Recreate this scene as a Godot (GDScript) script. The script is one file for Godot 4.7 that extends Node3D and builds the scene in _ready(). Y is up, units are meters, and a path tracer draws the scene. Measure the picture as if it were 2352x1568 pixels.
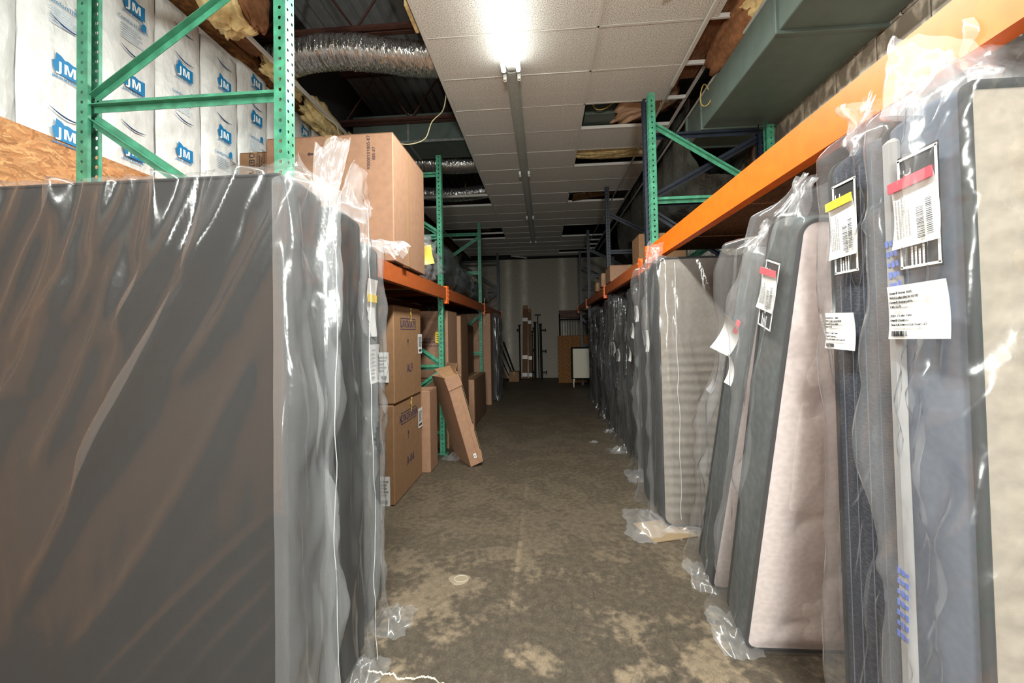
extends Node3D

var M := {}
var T := {}
var R := RandomNumberGenerator.new()
var wave := FastNoiseLite.new()
var ridge := FastNoiseLite.new()
var group_id := 1
var used := {}


func _ready() -> void:
	# ---- camera: an upright 2:3 frame, level, the lens shifted a little
	var cam := Camera3D.new()
	cam.name = "camera"
	cam.projection = Camera3D.PROJECTION_FRUSTUM
	cam.near = 0.05
	cam.far = 60.0
	cam.size = 0.05 * 1568.0 / 980.0
	cam.frustum_offset = Vector2(0.0, 0.05 * (740.858 - 784.0) / 980.0)
	cam.basis = Basis(Vector3(0.996905, -0.018994, -0.076291), Vector3(0.020613, 0.999578, 0.020489), Vector3(0.07587, -0.021998, 0.996875)).orthonormalized()
	cam.position = Vector3(0, 1.47, 0)
	add_child(cam)
	cam.current = true
	# ---- surroundings: a closed room without windows
	var around := WorldEnvironment.new()
	around.name = "surroundings"
	var e := Environment.new()
	e.background_mode = Environment.BG_COLOR
	e.background_color = Color.BLACK
	e.tonemap_mode = Environment.TONE_MAPPER_LINEAR
	e.tonemap_exposure = EXPOSURE
	e.sdfgi_enabled = true
	e.ssao_enabled = true
	e.ssil_enabled = true
	around.environment = e
	add_child(around)
	# ---- tube light: one lit strip in view, two unseen ones for the near stock
	for p in LAMPS:
		var a := AreaLight3D.new()
		a.name = "strip_light_glow"
		a.area_size = Vector2(0.2, 2.3)
		a.light_energy = p[2]
		a.light_color = Color(0.985, 1.0, 0.97)
		a.shadow_enabled = true
		a.set("area_range", 30.0)
		a.rotation.x = -PI / 2
		a.position = Vector3(p[0], 3.735, p[1])
		add_child(a, true)
	# soft lamp unseen behind the camera, placed for the gleams on the plastic
	var f := AreaLight3D.new()
	f.name = "unseen_light_glow"
	f.area_size = Vector2(0.5, 0.4)
	f.light_energy = 13.0
	f.light_color = Color(0.985, 1.0, 0.97)
	f.shadow_enabled = true
	f.set("area_range", 30.0)
	f.position = Vector3(0.12, 1.95, 2.18)
	f.rotation.x = -0.06
	add_child(f)
	R.seed = 7
	wave.seed = 3
	wave.frequency = 1.0
	wave.fractal_octaves = 3
	ridge.seed = 11
	ridge.frequency = 1.0
	ridge.fractal_type = FastNoiseLite.FRACTAL_RIDGED
	ridge.fractal_octaves = 2
	make_materials()
	build_room()
	build_ceiling()
	build_roof()
	build_racks()
	build_left_stock()
	build_right_stock()
	build_back()
	build_unseen_light()


const EXPOSURE := 1.28
const LAMPS := [[-0.25, -2.57, 14.0], [-0.25, 0.2, 12.0], [-0.25, 2.9, 30.0]]  # the last two are out of view, lighting the near mattresses


# ------------------------------------------------------------------ names
func numbered(called: String) -> String:
	var k: int = used.get(called, 0)
	used[called] = k + 1
	return called if k == 0 else "%s_%03d" % [called, k]


func tag(o: Node, label: String, category: String, grp := "") -> void:
	o.set_meta("label", label)
	o.set_meta("category", category)
	if grp:
		o.set_meta("group", grp)


func thing(called: String, label: String, category: String, at := Vector3.ZERO, grp := "") -> Node3D:
	var o := Node3D.new()
	o.name = numbered(called)
	add_child(o)
	o.position = at
	tag(o, label, category, grp)
	return o


func put(called: String, m: Mesh, mat: Material, parent: Node = null, at := Transform3D()) -> MeshInstance3D:
	var o := MeshInstance3D.new()
	o.name = numbered(called) if parent == null else called
	o.mesh = m
	o.material_override = mat
	o.transform = at
	(self if parent == null else parent).add_child(o, true)
	return o


func struct(called: String, m: Mesh, mat: Material) -> MeshInstance3D:
	var o := put(called, m, mat)
	o.set_meta("kind", "structure")
	return o


# ------------------------------------------------------------------ shapes
func start() -> SurfaceTool:
	var st := SurfaceTool.new()
	st.begin(Mesh.PRIMITIVE_TRIANGLES)
	st.set_smooth_group(-1)
	return st


func done(st: SurfaceTool) -> ArrayMesh:
	st.generate_normals()
	return st.commit()


func tri(st: SurfaceTool, a: Vector3, b: Vector3, c: Vector3) -> void:
	st.add_vertex(a)
	st.add_vertex(b)
	st.add_vertex(c)


func quad(st: SurfaceTool, a: Vector3, b: Vector3, c: Vector3, d: Vector3) -> void:
	tri(st, a, b, c)
	tri(st, a, c, d)


func box(st: SurfaceTool, c: Vector3, s: Vector3, b := Basis.IDENTITY, ch := 0.0) -> void:
	st.set_smooth_group(-1)
	var h := s / 2.0
	if ch <= 0.0:
		var p := []
		for i in 8:
			p.append(c + b * Vector3(h.x if i & 1 else -h.x, h.y if i & 2 else -h.y, h.z if i & 4 else -h.z))
		for q in [[0, 2, 3, 1], [4, 5, 7, 6], [0, 1, 5, 4], [2, 6, 7, 3], [0, 4, 6, 2], [1, 3, 7, 5]]:
			quad(st, p[q[3]], p[q[2]], p[q[1]], p[q[0]])
		return
	# chamfered: each corner becomes three points
	var v := {}
	for i in 8:
		var g := Vector3(1 if i & 1 else -1, 1 if i & 2 else -1, 1 if i & 4 else -1)
		for k in 3:
			var q := g * (h - Vector3.ONE * ch)
			q[k] = g[k] * h[k]
			v[i * 3 + k] = c + b * q
	for k in 3:
		var u := (k + 1) % 3
		var w := (k + 2) % 3
		for sgn in [0, 1]:
			var base: int = sgn << k
			var i0: int = base
			var i1: int = base | (1 << u)
			var i2: int = base | (1 << u) | (1 << w)
			var i3: int = base | (1 << w)
			if sgn:
				quad(st, v[i3 * 3 + k], v[i2 * 3 + k], v[i1 * 3 + k], v[i0 * 3 + k])
			else:
				quad(st, v[i0 * 3 + k], v[i1 * 3 + k], v[i2 * 3 + k], v[i3 * 3 + k])
	for k in 3:  # edges along axis k
		var u := (k + 1) % 3
		var w := (k + 2) % 3
		for q in 4:
			var lo: int = ((q & 1) << u) | ((q >> 1) << w)
			var hi: int = lo | (1 << k)
			if q == 0 or q == 3:
				quad(st, v[lo * 3 + w], v[hi * 3 + w], v[hi * 3 + u], v[lo * 3 + u])
			else:
				quad(st, v[lo * 3 + u], v[hi * 3 + u], v[hi * 3 + w], v[lo * 3 + w])
	for i in 8:
		var odd: bool = ((i & 1) + ((i >> 1) & 1) + (i >> 2)) % 2 == 1
		if odd:
			tri(st, v[i * 3 + 2], v[i * 3 + 1], v[i * 3])
		else:
			tri(st, v[i * 3], v[i * 3 + 1], v[i * 3 + 2])


func box_mesh(c: Vector3, s: Vector3, ch := 0.0) -> ArrayMesh:
	var st := start()
	box(st, c, s, Basis.IDENTITY, ch)
	return done(st)


func span(lo: Vector3, hi: Vector3, ch := 0.0) -> ArrayMesh:
	return box_mesh((lo + hi) / 2.0, (hi - lo).abs(), ch)


func bar(st: SurfaceTool, p: Vector3, q: Vector3, w: float, d: float, up := Vector3.UP, ch := 0.0) -> void:
	var y := (q - p).normalized()
	var x := up.cross(y)
	x = (x if x.length() > 0.01 else Vector3.RIGHT.cross(y)).normalized()
	box(st, (p + q) / 2.0, Vector3(w, p.distance_to(q), d), Basis(x, y, x.cross(y)), ch)


func net(st: SurfaceTool, rows: Array) -> void:
	# a smooth sheet through rows of points
	group_id += 1
	st.set_smooth_group(group_id)
	for j in rows.size() - 1:
		var a: PackedVector3Array = rows[j]
		var b: PackedVector3Array = rows[j + 1]
		for i in a.size() - 1:
			st.add_vertex(a[i])
			st.add_vertex(b[i])
			st.add_vertex(b[i + 1])
			st.add_vertex(a[i])
			st.add_vertex(b[i + 1])
			st.add_vertex(a[i + 1])
	st.set_smooth_group(-1)


func tube(st: SurfaceTool, pts: Array, r, n := 8, closed := false) -> void:
	var rows := []
	var prev := Vector3.ZERO
	for i in pts.size():
		var p: Vector3 = pts[i]
		var d: Vector3 = (pts[(i + 1) % pts.size()] - pts[i - 1]) if closed else (pts[mini(i + 1, pts.size() - 1)] - pts[maxi(i - 1, 0)])
		d = d.normalized()
		var x := d.cross(Vector3.UP if absf(d.y) < 0.9 else Vector3.RIGHT) if prev == Vector3.ZERO else prev - d * prev.dot(d)
		x = x.normalized()
		prev = x
		var y := d.cross(x)
		var row := PackedVector3Array()
		var rad: float = r[i] if r is Array else r
		for k in n + 1:
			var a := TAU * k / n
			row.append(p + (x * cos(a) + y * sin(a)) * rad)
		rows.append(row)
	if closed:
		rows.append(rows[0])
	net(st, rows)
	if not closed:
		for e in [0, rows.size() - 1]:
			for k in n:
				tri(st, pts[e], rows[e][k], rows[e][k + 1])


func tube_mesh(pts: Array, r, n := 8, closed := false) -> ArrayMesh:
	var st := start()
	tube(st, pts, r, n, closed)
	return done(st)


func curve(pts: Array, n := 8) -> Array:
	# a smooth line through points
	var out := []
	for i in pts.size() - 1:
		var a: Vector3 = pts[maxi(i - 1, 0)]
		var d: Vector3 = pts[mini(i + 2, pts.size() - 1)]
		for k in n:
			out.append(pts[i].cubic_interpolate(pts[i + 1], a, d, float(k) / n))
	out.append(pts[-1])
	return out


func profile(st: SurfaceTool, pts: Array, z0: float, z1: float) -> void:
	# an outline in x, y drawn out along z, with ends
	st.set_smooth_group(-1)
	var n := pts.size()
	for i in n:
		var a: Vector2 = pts[i]
		var b: Vector2 = pts[(i + 1) % n]
		quad(st, Vector3(a.x, a.y, z0), Vector3(b.x, b.y, z0), Vector3(b.x, b.y, z1), Vector3(a.x, a.y, z1))
	var t := Geometry2D.triangulate_polygon(PackedVector2Array(pts))
	for z in [z0, z1]:
		for i in range(0, t.size(), 3):
			tri(st, Vector3(pts[t[i]].x, pts[t[i]].y, z), Vector3(pts[t[i + 1]].x, pts[t[i + 1]].y, z), Vector3(pts[t[i + 2]].x, pts[t[i + 2]].y, z))


func lettering(parent: Node, text: String, tall: float, at: Vector3, b: Basis, mat: Material, called := "print", mid := true, bold := false) -> MeshInstance3D:
	var key := "%s|%.4f|%s|%s" % [text, tall, mid, bold]
	if not T.has(key):
		var t := TextMesh.new()
		var f := SystemFont.new()
		f.font_names = ["Droid Sans"]
		f.font_weight = 700 if bold else 400
		t.font = f
		t.text = text
		t.font_size = 24
		t.pixel_size = tall / 17.0
		t.depth = 0.0008
		t.curve_step = 4.0
		t.horizontal_alignment = HORIZONTAL_ALIGNMENT_CENTER if mid else HORIZONTAL_ALIGNMENT_LEFT
		T[key] = t
	return put(called, T[key], mat, parent, Transform3D(b, at))


func barcode(parent: Node, w: float, h: float, at: Vector3, b: Basis) -> void:
	var st := start()
	var x := -w / 2
	while x < w / 2:
		var k := R.randf_range(0.004, 0.014) * w * 2.0
		box(st, Vector3(x, 0, 0), Vector3(k, h, 0.0008))
		x += k + R.randf_range(0.012, 0.03) * w * 1.4
	put("barcode", done(st), M.ink, parent, Transform3D(b, at))


func lines_of_print(parent: Node, w: float, h: float, n: int, at: Vector3, b: Basis, mat: Material) -> void:
	# print too small to read: short dashes
	var st := start()
	for i in n:
		var x := -w / 2
		var stop := w / 2 - R.randf() * w * 0.4
		while x < stop:
			var k := R.randf_range(0.05, 0.16) * w
			box(st, Vector3(x + k / 2, h / 2 - (i + 0.5) * h / n, 0), Vector3(k * 0.85, h / n * 0.42, 0.0008))
			x += k
	put("fine_print", done(st), mat, parent, Transform3D(b, at))


func paper(parent: Node, called: String, w: float, h: float, at: Vector3, b: Basis, mat: Material, bend := 0.0, label := "") -> MeshInstance3D:
	# a sheet of label paper or card, a little curled
	var st := start()
	for side in [0.0, -0.0012]:
		var rows := []
		for j in 7:
			var row := PackedVector3Array()
			for i in 5:
				var u := i / 4.0 - 0.5
				var v := j / 6.0 - 0.5
				row.append(Vector3(u * w, v * h, side + bend * (v * v * 4.0 - 0.4 + u * v * 1.2)))
			rows.append(row)
		net(st, rows)
	var o := put(called, done(st), mat, parent, Transform3D(b, at))
	if label:
		o.set_meta("label", label)
	return o


# ------------------------------------------------------------------ materials
func mat(c: Color, rough := 0.8, o := {}) -> StandardMaterial3D:
	var m := StandardMaterial3D.new()
	m.albedo_color = c
	m.roughness = rough
	m.cull_mode = BaseMaterial3D.CULL_DISABLED
	for k in o:
		m.set(k, o[k])
	return m


func noise_tex(freq: float, seed_: int, c0: Color, c1: Color, o := {}) -> NoiseTexture2D:
	var n := FastNoiseLite.new()
	n.seed = seed_
	n.frequency = freq
	n.fractal_octaves = o.get("oct", 4)
	n.noise_type = o.get("kind", FastNoiseLite.TYPE_SIMPLEX_SMOOTH)
	if o.has("frac"):
		n.fractal_type = o.frac
	var t := NoiseTexture2D.new()
	t.width = o.get("size", 256)
	t.height = o.get("size", 256)
	t.seamless = true
	t.noise = n
	if o.has("normal"):
		t.as_normal_map = true
		t.bump_strength = o.normal
	else:
		var g := Gradient.new()
		g.offsets = PackedFloat32Array([o.get("lo", 0.2), o.get("hi", 0.8)])
		g.colors = PackedColorArray([c0, c1])
		t.color_ramp = g
	return t


func tiled(m: StandardMaterial3D, scale: Vector3, world := false) -> StandardMaterial3D:
	m.uv1_triplanar = true
	m.uv1_world_triplanar = world
	m.uv1_scale = scale
	m.uv1_triplanar_sharpness = 4.0
	return m


func film(c: Color, rough: float, crease: float, o := {}) -> StandardMaterial3D:
	var m := mat(c, rough, {"transparency": BaseMaterial3D.TRANSPARENCY_ALPHA, "metallic_specular": 0.55, "normal_enabled": true, "normal_texture": T.creases, "normal_scale": crease})
	for k in o:
		m.set(k, o[k])
	return tiled(m, Vector3(2.2, 1.1, 2.2))


func make_materials() -> void:
	var grey := noise_tex(0.02, 1, Color(0.82, 0.82, 0.82), Color(1, 1, 1))
	var faint := noise_tex(0.03, 6, Color(0.94, 0.94, 0.94), Color(1, 1, 1))
	var rough := noise_tex(0.05, 2, Color(0.6, 0.6, 0.6), Color(1, 1, 1), {"oct": 5})
	var grain := noise_tex(0.17, 5, Color(0.66, 0.65, 0.63), Color(1, 1, 1), {"oct": 3, "lo": 0.22, "hi": 0.5})
	T.creases = noise_tex(0.012, 21, Color.BLACK, Color.WHITE, {"normal": 5.0, "frac": FastNoiseLite.FRACTAL_RIDGED, "oct": 3, "size": 512})
	T.crinkle = noise_tex(0.03, 22, Color.BLACK, Color.WHITE, {"normal": 9.0, "frac": FastNoiseLite.FRACTAL_RIDGED, "oct": 3, "size": 256})
	var weave := noise_tex(0.35, 23, Color.BLACK, Color.WHITE, {"normal": 3.0, "oct": 2})
	M.ceiling = tiled(mat(Color(0.92, 0.91, 0.89), 0.95, {"albedo_texture": grain, "heightmap_enabled": true, "heightmap_texture": grain, "heightmap_scale": 0.12}), Vector3.ONE * 2.2, true)
	M.tee = mat(Color(0.86, 0.85, 0.83), 0.45)
	M.drywall = mat(Color(1, 1, 1), 0.9, {"albedo_texture": drywall_texture()})
	M.dark = mat(Color(0.03, 0.03, 0.032), 0.8)  # black that paints the shade above the back wall
	M.deck = tiled(mat(Color(0.6, 0.605, 0.61), 0.5, {"metallic": 0.0, "albedo_texture": faint}), Vector3.ONE * 0.8, true)
	M.primer = tiled(mat(Color(0.36, 0.22, 0.18), 0.65, {"albedo_texture": grey}), Vector3.ONE * 1.5, true)
	M.block = tiled(mat(Color(0.98, 0.97, 0.94), 0.95, {"albedo_texture": noise_tex(0.022, 31, Color(0.68, 0.67, 0.64), Color(1, 1, 0.98), {"oct": 6, "lo": 0.42, "hi": 0.75, "size": 512}), "heightmap_enabled": true, "heightmap_texture": rough, "heightmap_scale": 0.15}), Vector3(0.7, 0.4, 0.7), true)
	M.block_clean = tiled(mat(Color(0.5, 0.49, 0.46), 0.95, {"albedo_texture": rough}), Vector3.ONE * 1.3, true)
	M.dark_wall = mat(Color(0.2, 0.2, 0.205), 0.9)
	M.carton_shaded = mat(Color(0.42, 0.35, 0.25), 0.8)  # carton brown darkened to paint a shaded side
	M.card = mat(Color(0.5, 0.42, 0.32), 0.8)
	M.white_band = mat(Color(0.52, 0.52, 0.525), 0.9)
	M.mortar = mat(Color(0.3, 0.29, 0.27), 0.95)
	M.duct = tiled(mat(Color(0.38, 0.435, 0.41), 0.5, {"metallic": 0.2, "albedo_texture": faint}), Vector3.ONE * 0.7, true)
	M.galvanised = tiled(mat(Color(0.68, 0.7, 0.7), 0.42, {"metallic": 0.5, "albedo_texture": grey}), Vector3.ONE * 2.0)
	M.foil = tiled(mat(Color(0.8, 0.8, 0.8), 0.2, {"metallic": 0.9, "normal_enabled": true, "normal_texture": T.crinkle, "normal_scale": 0.5}), Vector3(4.0, 0.8, 0.8))
	M.black_plastic = tiled(mat(Color(0.34, 0.35, 0.33), 0.22, {"normal_enabled": true, "normal_texture": T.creases, "normal_scale": 1.0}), Vector3.ONE * 1.2)
	M.wool = tiled(mat(Color(0.97, 0.86, 0.62), 1.0, {"albedo_texture": grey, "heightmap_enabled": true, "heightmap_texture": rough, "heightmap_scale": 0.25}), Vector3.ONE * 3.0, true)
	M.wool_brown = tiled(mat(Color(0.6, 0.41, 0.27), 1.0, {"albedo_texture": grey, "heightmap_enabled": true, "heightmap_texture": rough, "heightmap_scale": 0.25}), Vector3.ONE * 3.0, true)
	M.batt = tiled(mat(Color(0.87, 0.87, 0.865), 0.42, {"albedo_texture": faint, "normal_enabled": true, "normal_texture": T.creases, "normal_scale": 0.55}), Vector3(1.6, 0.8, 1.6))
	M.blue_ink = mat(Color(0.0, 0.46, 0.68), 0.5)
	M.swoosh = mat(Color(0.08, 0.25, 0.45), 0.6)
	M.pale_print = mat(Color(0.72, 0.78, 0.84), 0.7)
	M.white_ink = mat(Color(0.93, 0.94, 0.94), 0.5)
	M.osb = tiled(mat(Color(1, 1, 1), 0.75, {"albedo_texture": osb_texture()}), Vector3.ONE * 0.85, true)
	M.lumber = tiled(mat(Color(0.62, 0.42, 0.22), 0.85, {"albedo_texture": rough}), Vector3(1, 4, 1), true)
	M.green = tiled(mat(Color(0.28, 0.57, 0.45), 0.4, {"albedo_texture": grey}), Vector3.ONE * 2.0)
	M.navy = tiled(mat(Color(0.1, 0.13, 0.19), 0.45, {"albedo_texture": grey}), Vector3.ONE * 2.0)
	M.orange = tiled(mat(Color(0.92, 0.4, 0.06), 0.42, {"albedo_texture": faint}), Vector3.ONE * 1.5)
	M.rust_orange = tiled(mat(Color(0.66, 0.33, 0.15), 0.5, {"albedo_texture": faint}), Vector3.ONE * 1.5)
	M.plank = tiled(mat(Color(0.56, 0.36, 0.21), 0.85, {"albedo_texture": rough}), Vector3(6, 6, 0.7), true)
	M.carton = tiled(mat(Color(0.585, 0.44, 0.345), 0.72, {"albedo_texture": faint}), Vector3.ONE * 1.5)
	M.carton_old = tiled(mat(Color(0.56, 0.42, 0.295), 0.75, {"albedo_texture": faint}), Vector3.ONE * 1.5)
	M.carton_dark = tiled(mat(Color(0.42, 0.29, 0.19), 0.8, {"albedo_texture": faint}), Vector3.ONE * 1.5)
	M.carton_ink = mat(Color(0.25, 0.19, 0.2), 0.8)
	M.carton_pale_ink = mat(Color(0.52, 0.38, 0.28), 0.8)
	M.violet_ink = mat(Color(0.22, 0.17, 0.26), 0.8)
	M.tape = mat(Color(0.6, 0.48, 0.36), 0.25)
	M.paper = mat(Color(0.86, 0.86, 0.86), 0.6)
	M.stitch = mat(Color(0.33, 0.35, 0.4), 0.8)
	M.bag_print = mat(Color(0.33, 0.42, 0.74), 0.6)
	M.ink = mat(Color(0.08, 0.08, 0.09), 0.7)
	M.grey_ink = mat(Color(0.55, 0.54, 0.54), 0.7)
	M.red = mat(Color(0.86, 0.28, 0.33), 0.6)
	M.yellow = mat(Color(0.93, 0.8, 0.2), 0.5)
	M.black_tag = mat(Color(0.1, 0.095, 0.1), 0.6)
	M.charcoal = tiled(mat(Color(0.09, 0.088, 0.09), 0.85, {"albedo_texture": faint, "normal_enabled": true, "normal_texture": weave, "normal_scale": 0.12}), Vector3.ONE * 3.0)
	M.slate = tiled(mat(Color(0.32, 0.345, 0.4), 0.9, {"albedo_texture": faint}), Vector3.ONE * 5.0)
	M.denim = tiled(mat(Color(0.2, 0.225, 0.285), 0.9, {"albedo_texture": noise_tex(0.06, 41, Color(0.45, 0.47, 0.52), Color(1, 1, 1), {"oct": 5, "lo": 0.3, "hi": 0.7})}), Vector3(3.0, 16.0, 3.0))
	M.greygreen = tiled(mat(Color(0.26, 0.285, 0.29), 0.9, {"albedo_texture": grey}), Vector3.ONE * 4.0)
	M.darkgrey = tiled(mat(Color(0.15, 0.16, 0.165), 0.85, {"albedo_texture": rough}), Vector3.ONE * 3.0)
	M.piping = mat(Color(0.07, 0.07, 0.08), 0.8)
	M.tan = tiled(mat(Color(0.53, 0.49, 0.445), 0.9, {"albedo_texture": faint, "normal_enabled": true, "normal_texture": weave, "normal_scale": 0.1}), Vector3.ONE * 4.0)
	M.taupe = tiled(mat(Color(0.5, 0.47, 0.44), 0.9, {"albedo_texture": faint}), Vector3.ONE * 3.0)
	M.cream = tiled(mat(Color(0.84, 0.79, 0.785), 0.9, {"albedo_texture": faint, "normal_enabled": true, "normal_texture": weave, "normal_scale": 0.1}), Vector3.ONE * 4.0)
	M.film = film(Color(0.95, 0.96, 0.98, 0.026), 0.2, 0.12)
	M.film_clear = film(Color(0.95, 0.96, 0.98, 0.014), 0.2, 0.1, {"metallic_specular": 0.43})
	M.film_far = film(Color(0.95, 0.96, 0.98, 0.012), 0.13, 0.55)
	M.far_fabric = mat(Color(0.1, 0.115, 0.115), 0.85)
	M.film_milky = film(Color(0.95, 0.96, 0.98, 0.065), 0.18, 0.15)
	M.film_thick = film(Color(0.95, 0.95, 0.97, 0.1), 0.18, 0.2)
	M.film_grey = film(Color(0.6, 0.64, 0.66, 0.1), 0.12, 0.3)
	M.bundle = tiled(mat(Color(0.2, 0.22, 0.22), 0.3, {"normal_enabled": true, "normal_texture": T.creases, "normal_scale": 1.0}), Vector3.ONE * 1.5)
	M.black_metal = mat(Color(0.03, 0.03, 0.034), 0.6, {"metallic_specular": 0.25})
	M.weld = mat(Color(0.93, 0.94, 0.95, 0.3), 0.3, {"transparency": BaseMaterial3D.TRANSPARENCY_ALPHA})
	M.lamp = mat(Color(1, 1, 1), 0.4, {"emission_enabled": true, "emission": Color(0.99, 1.0, 0.97), "emission_energy_multiplier": 10.0})
	M.fixture = mat(Color(0.72, 0.72, 0.7), 0.4)
	M.fixture_old = tiled(mat(Color(0.74, 0.76, 0.74), 0.45, {"albedo_texture": faint, "metallic": 0.1}), Vector3.ONE * 2)
	M.cord = mat(Color(0.78, 0.74, 0.6), 0.6)
	M.cord_yellow = mat(Color(0.72, 0.6, 0.3), 0.6)
	M.laminate = mat(Color(0.78, 0.75, 0.68), 0.4)
	M.floor = mat(Color(1, 1, 1), 0.62, {"albedo_texture": floor_texture(), "metallic_specular": 0.4, "heightmap_enabled": true, "heightmap_texture": rough, "heightmap_scale": 0.05})


func floor_texture() -> ImageTexture:
	var w := 768
	var h := 1536
	var px := []
	for k in [[0.003, 51, 4], [0.011, 52, 6], [0.07, 53, 3], [0.3, 54, 2]]:
		var n := FastNoiseLite.new()
		n.seed = k[1]
		n.frequency = k[0]
		n.fractal_octaves = k[2]
		px.append(n.get_image(w, h, false, false, false).get_data())
	var a: PackedByteArray = px[0]
	var b: PackedByteArray = px[1]
	var c: PackedByteArray = px[2]
	var d: PackedByteArray = px[3]
	var out := PackedByteArray()
	out.resize(w * h * 3)
	for y in h:
		var near := clampf(1.0 - y / 420.0, 0.0, 1.0)  # rubbed patches lie near the front of the aisle
		for x in w:
			var i := y * w + x
			var blot := (b[i] - 128) / 128.0 + 0.55 * (a[i] - 128) / 128.0 + 0.3 * (c[i] - 128) / 128.0
			var worn := smoothstep(-0.24, 0.26, blot)
			var fine := (d[i] - 128) / 128.0 * 0.1 + (c[i] - 128) / 128.0 * 0.1
			var t := lerpf(0.5, 1.0, worn * near + (1.0 - near) * (0.2 + 0.14 * worn)) + fine
			if x > 312 and x < 318 + (y & 3) and y > 200 and y < 780:  # a pale scraped seam
				t += 0.14 * smoothstep(200.0, 240.0, y) * (1.0 if y < 400 else 0.35) * (0.6 + worn * 0.4)
			out[i * 3] = clampi(int(122.0 * t), 0, 255)
			out[i * 3 + 1] = clampi(int(107.0 * t), 0, 255)
			out[i * 3 + 2] = clampi(int(88.0 * t), 0, 255)
	var im := Image.create_from_data(w, h, false, Image.FORMAT_RGB8, out)
	# the white filled crack across the front, and hairlines
	var y := 135.0
	for x in range(180, 420):
		y += R.randf_range(-1.2, 1.05)
		var thick := 2 if x < 250 else 1
		im.fill_rect(Rect2i(x, int(y), 1, thick), Color(0.88, 0.84, 0.74))
		if R.randf() < 0.5:
			im.fill_rect(Rect2i(x, int(y) + thick, 1, 1), Color(0.2, 0.18, 0.15))
	for k in 120:  # tyre scuffs: short rows of dark strokes
		var p := Vector2(R.randf_range(330, 560), R.randf_range(100, 330))
		var q := Vector2(R.randf_range(-0.3, 1.0), R.randf_range(-1, 1)).normalized()
		for m in 6:
			var g := p + q * m * 2.5
			var shade := im.get_pixelv(g.clamp(Vector2.ZERO, Vector2(767, 1535)))
			im.fill_rect(Rect2i(int(g.x), int(g.y), 1, 3), shade * 0.86)
	return ImageTexture.create_from_image(im)


func osb_texture() -> ImageTexture:
	var im := Image.create(512, 512, false, Image.FORMAT_RGB8)
	im.fill(Color(0.74, 0.52, 0.34))
	for k in 2600:
		var p := Vector2(R.randf() * 512, R.randf() * 512)
		var a := R.randfn(0.0, 0.55)
		var l := R.randf_range(14, 44)
		var w := R.randf_range(3, 9)
		var c := Color(0.84, 0.63, 0.43).lerp(Color(0.64, 0.42, 0.25), R.randf())
		c = c * R.randf_range(0.88, 1.08)
		var u := Vector2(cos(a), sin(a))
		var v := Vector2(-u.y, u.x)
		for i in int(l):
			for j in int(w):
				var q := p + u * i + v * (j + sin(i * 0.3))
				im.set_pixel(posmod(int(q.x), 512), posmod(int(q.y), 512), c * (0.86 if j == 0 else 1.0))
	return ImageTexture.create_from_image(im)


func drywall_texture() -> ImageTexture:
	# bare board with pale bands of joint compound and screw spots
	var im := Image.create(512, 512, false, Image.FORMAT_RGB8)
	im.fill(Color(0.62, 0.59, 0.55))
	for x in 512:
		var t := 0.0
		for s in [60, 158, 202, 307, 400, 470]:
			t = maxf(t, exp(-pow((x - s) / 9.0, 2)))
		for y in 512:
			var k := clampf(t * (0.75 + 0.35 * wave.get_noise_2d(x * 0.05, y * 0.02)), 0, 1)
			im.set_pixel(x, y, Color(0.62, 0.59, 0.55).lerp(Color(0.84, 0.81, 0.76), k) * (1.0 + 0.05 * wave.get_noise_2d(x * 0.1, y * 0.1)))
	return ImageTexture.create_from_image(im)


# ------------------------------------------------------------------ the setting
const CEIL := 3.88
const BACK := -13.65
const FRONT := 4.4
const LEFT := -2.6
const RIGHT := 2.25
const ROOF := 5.1


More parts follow.
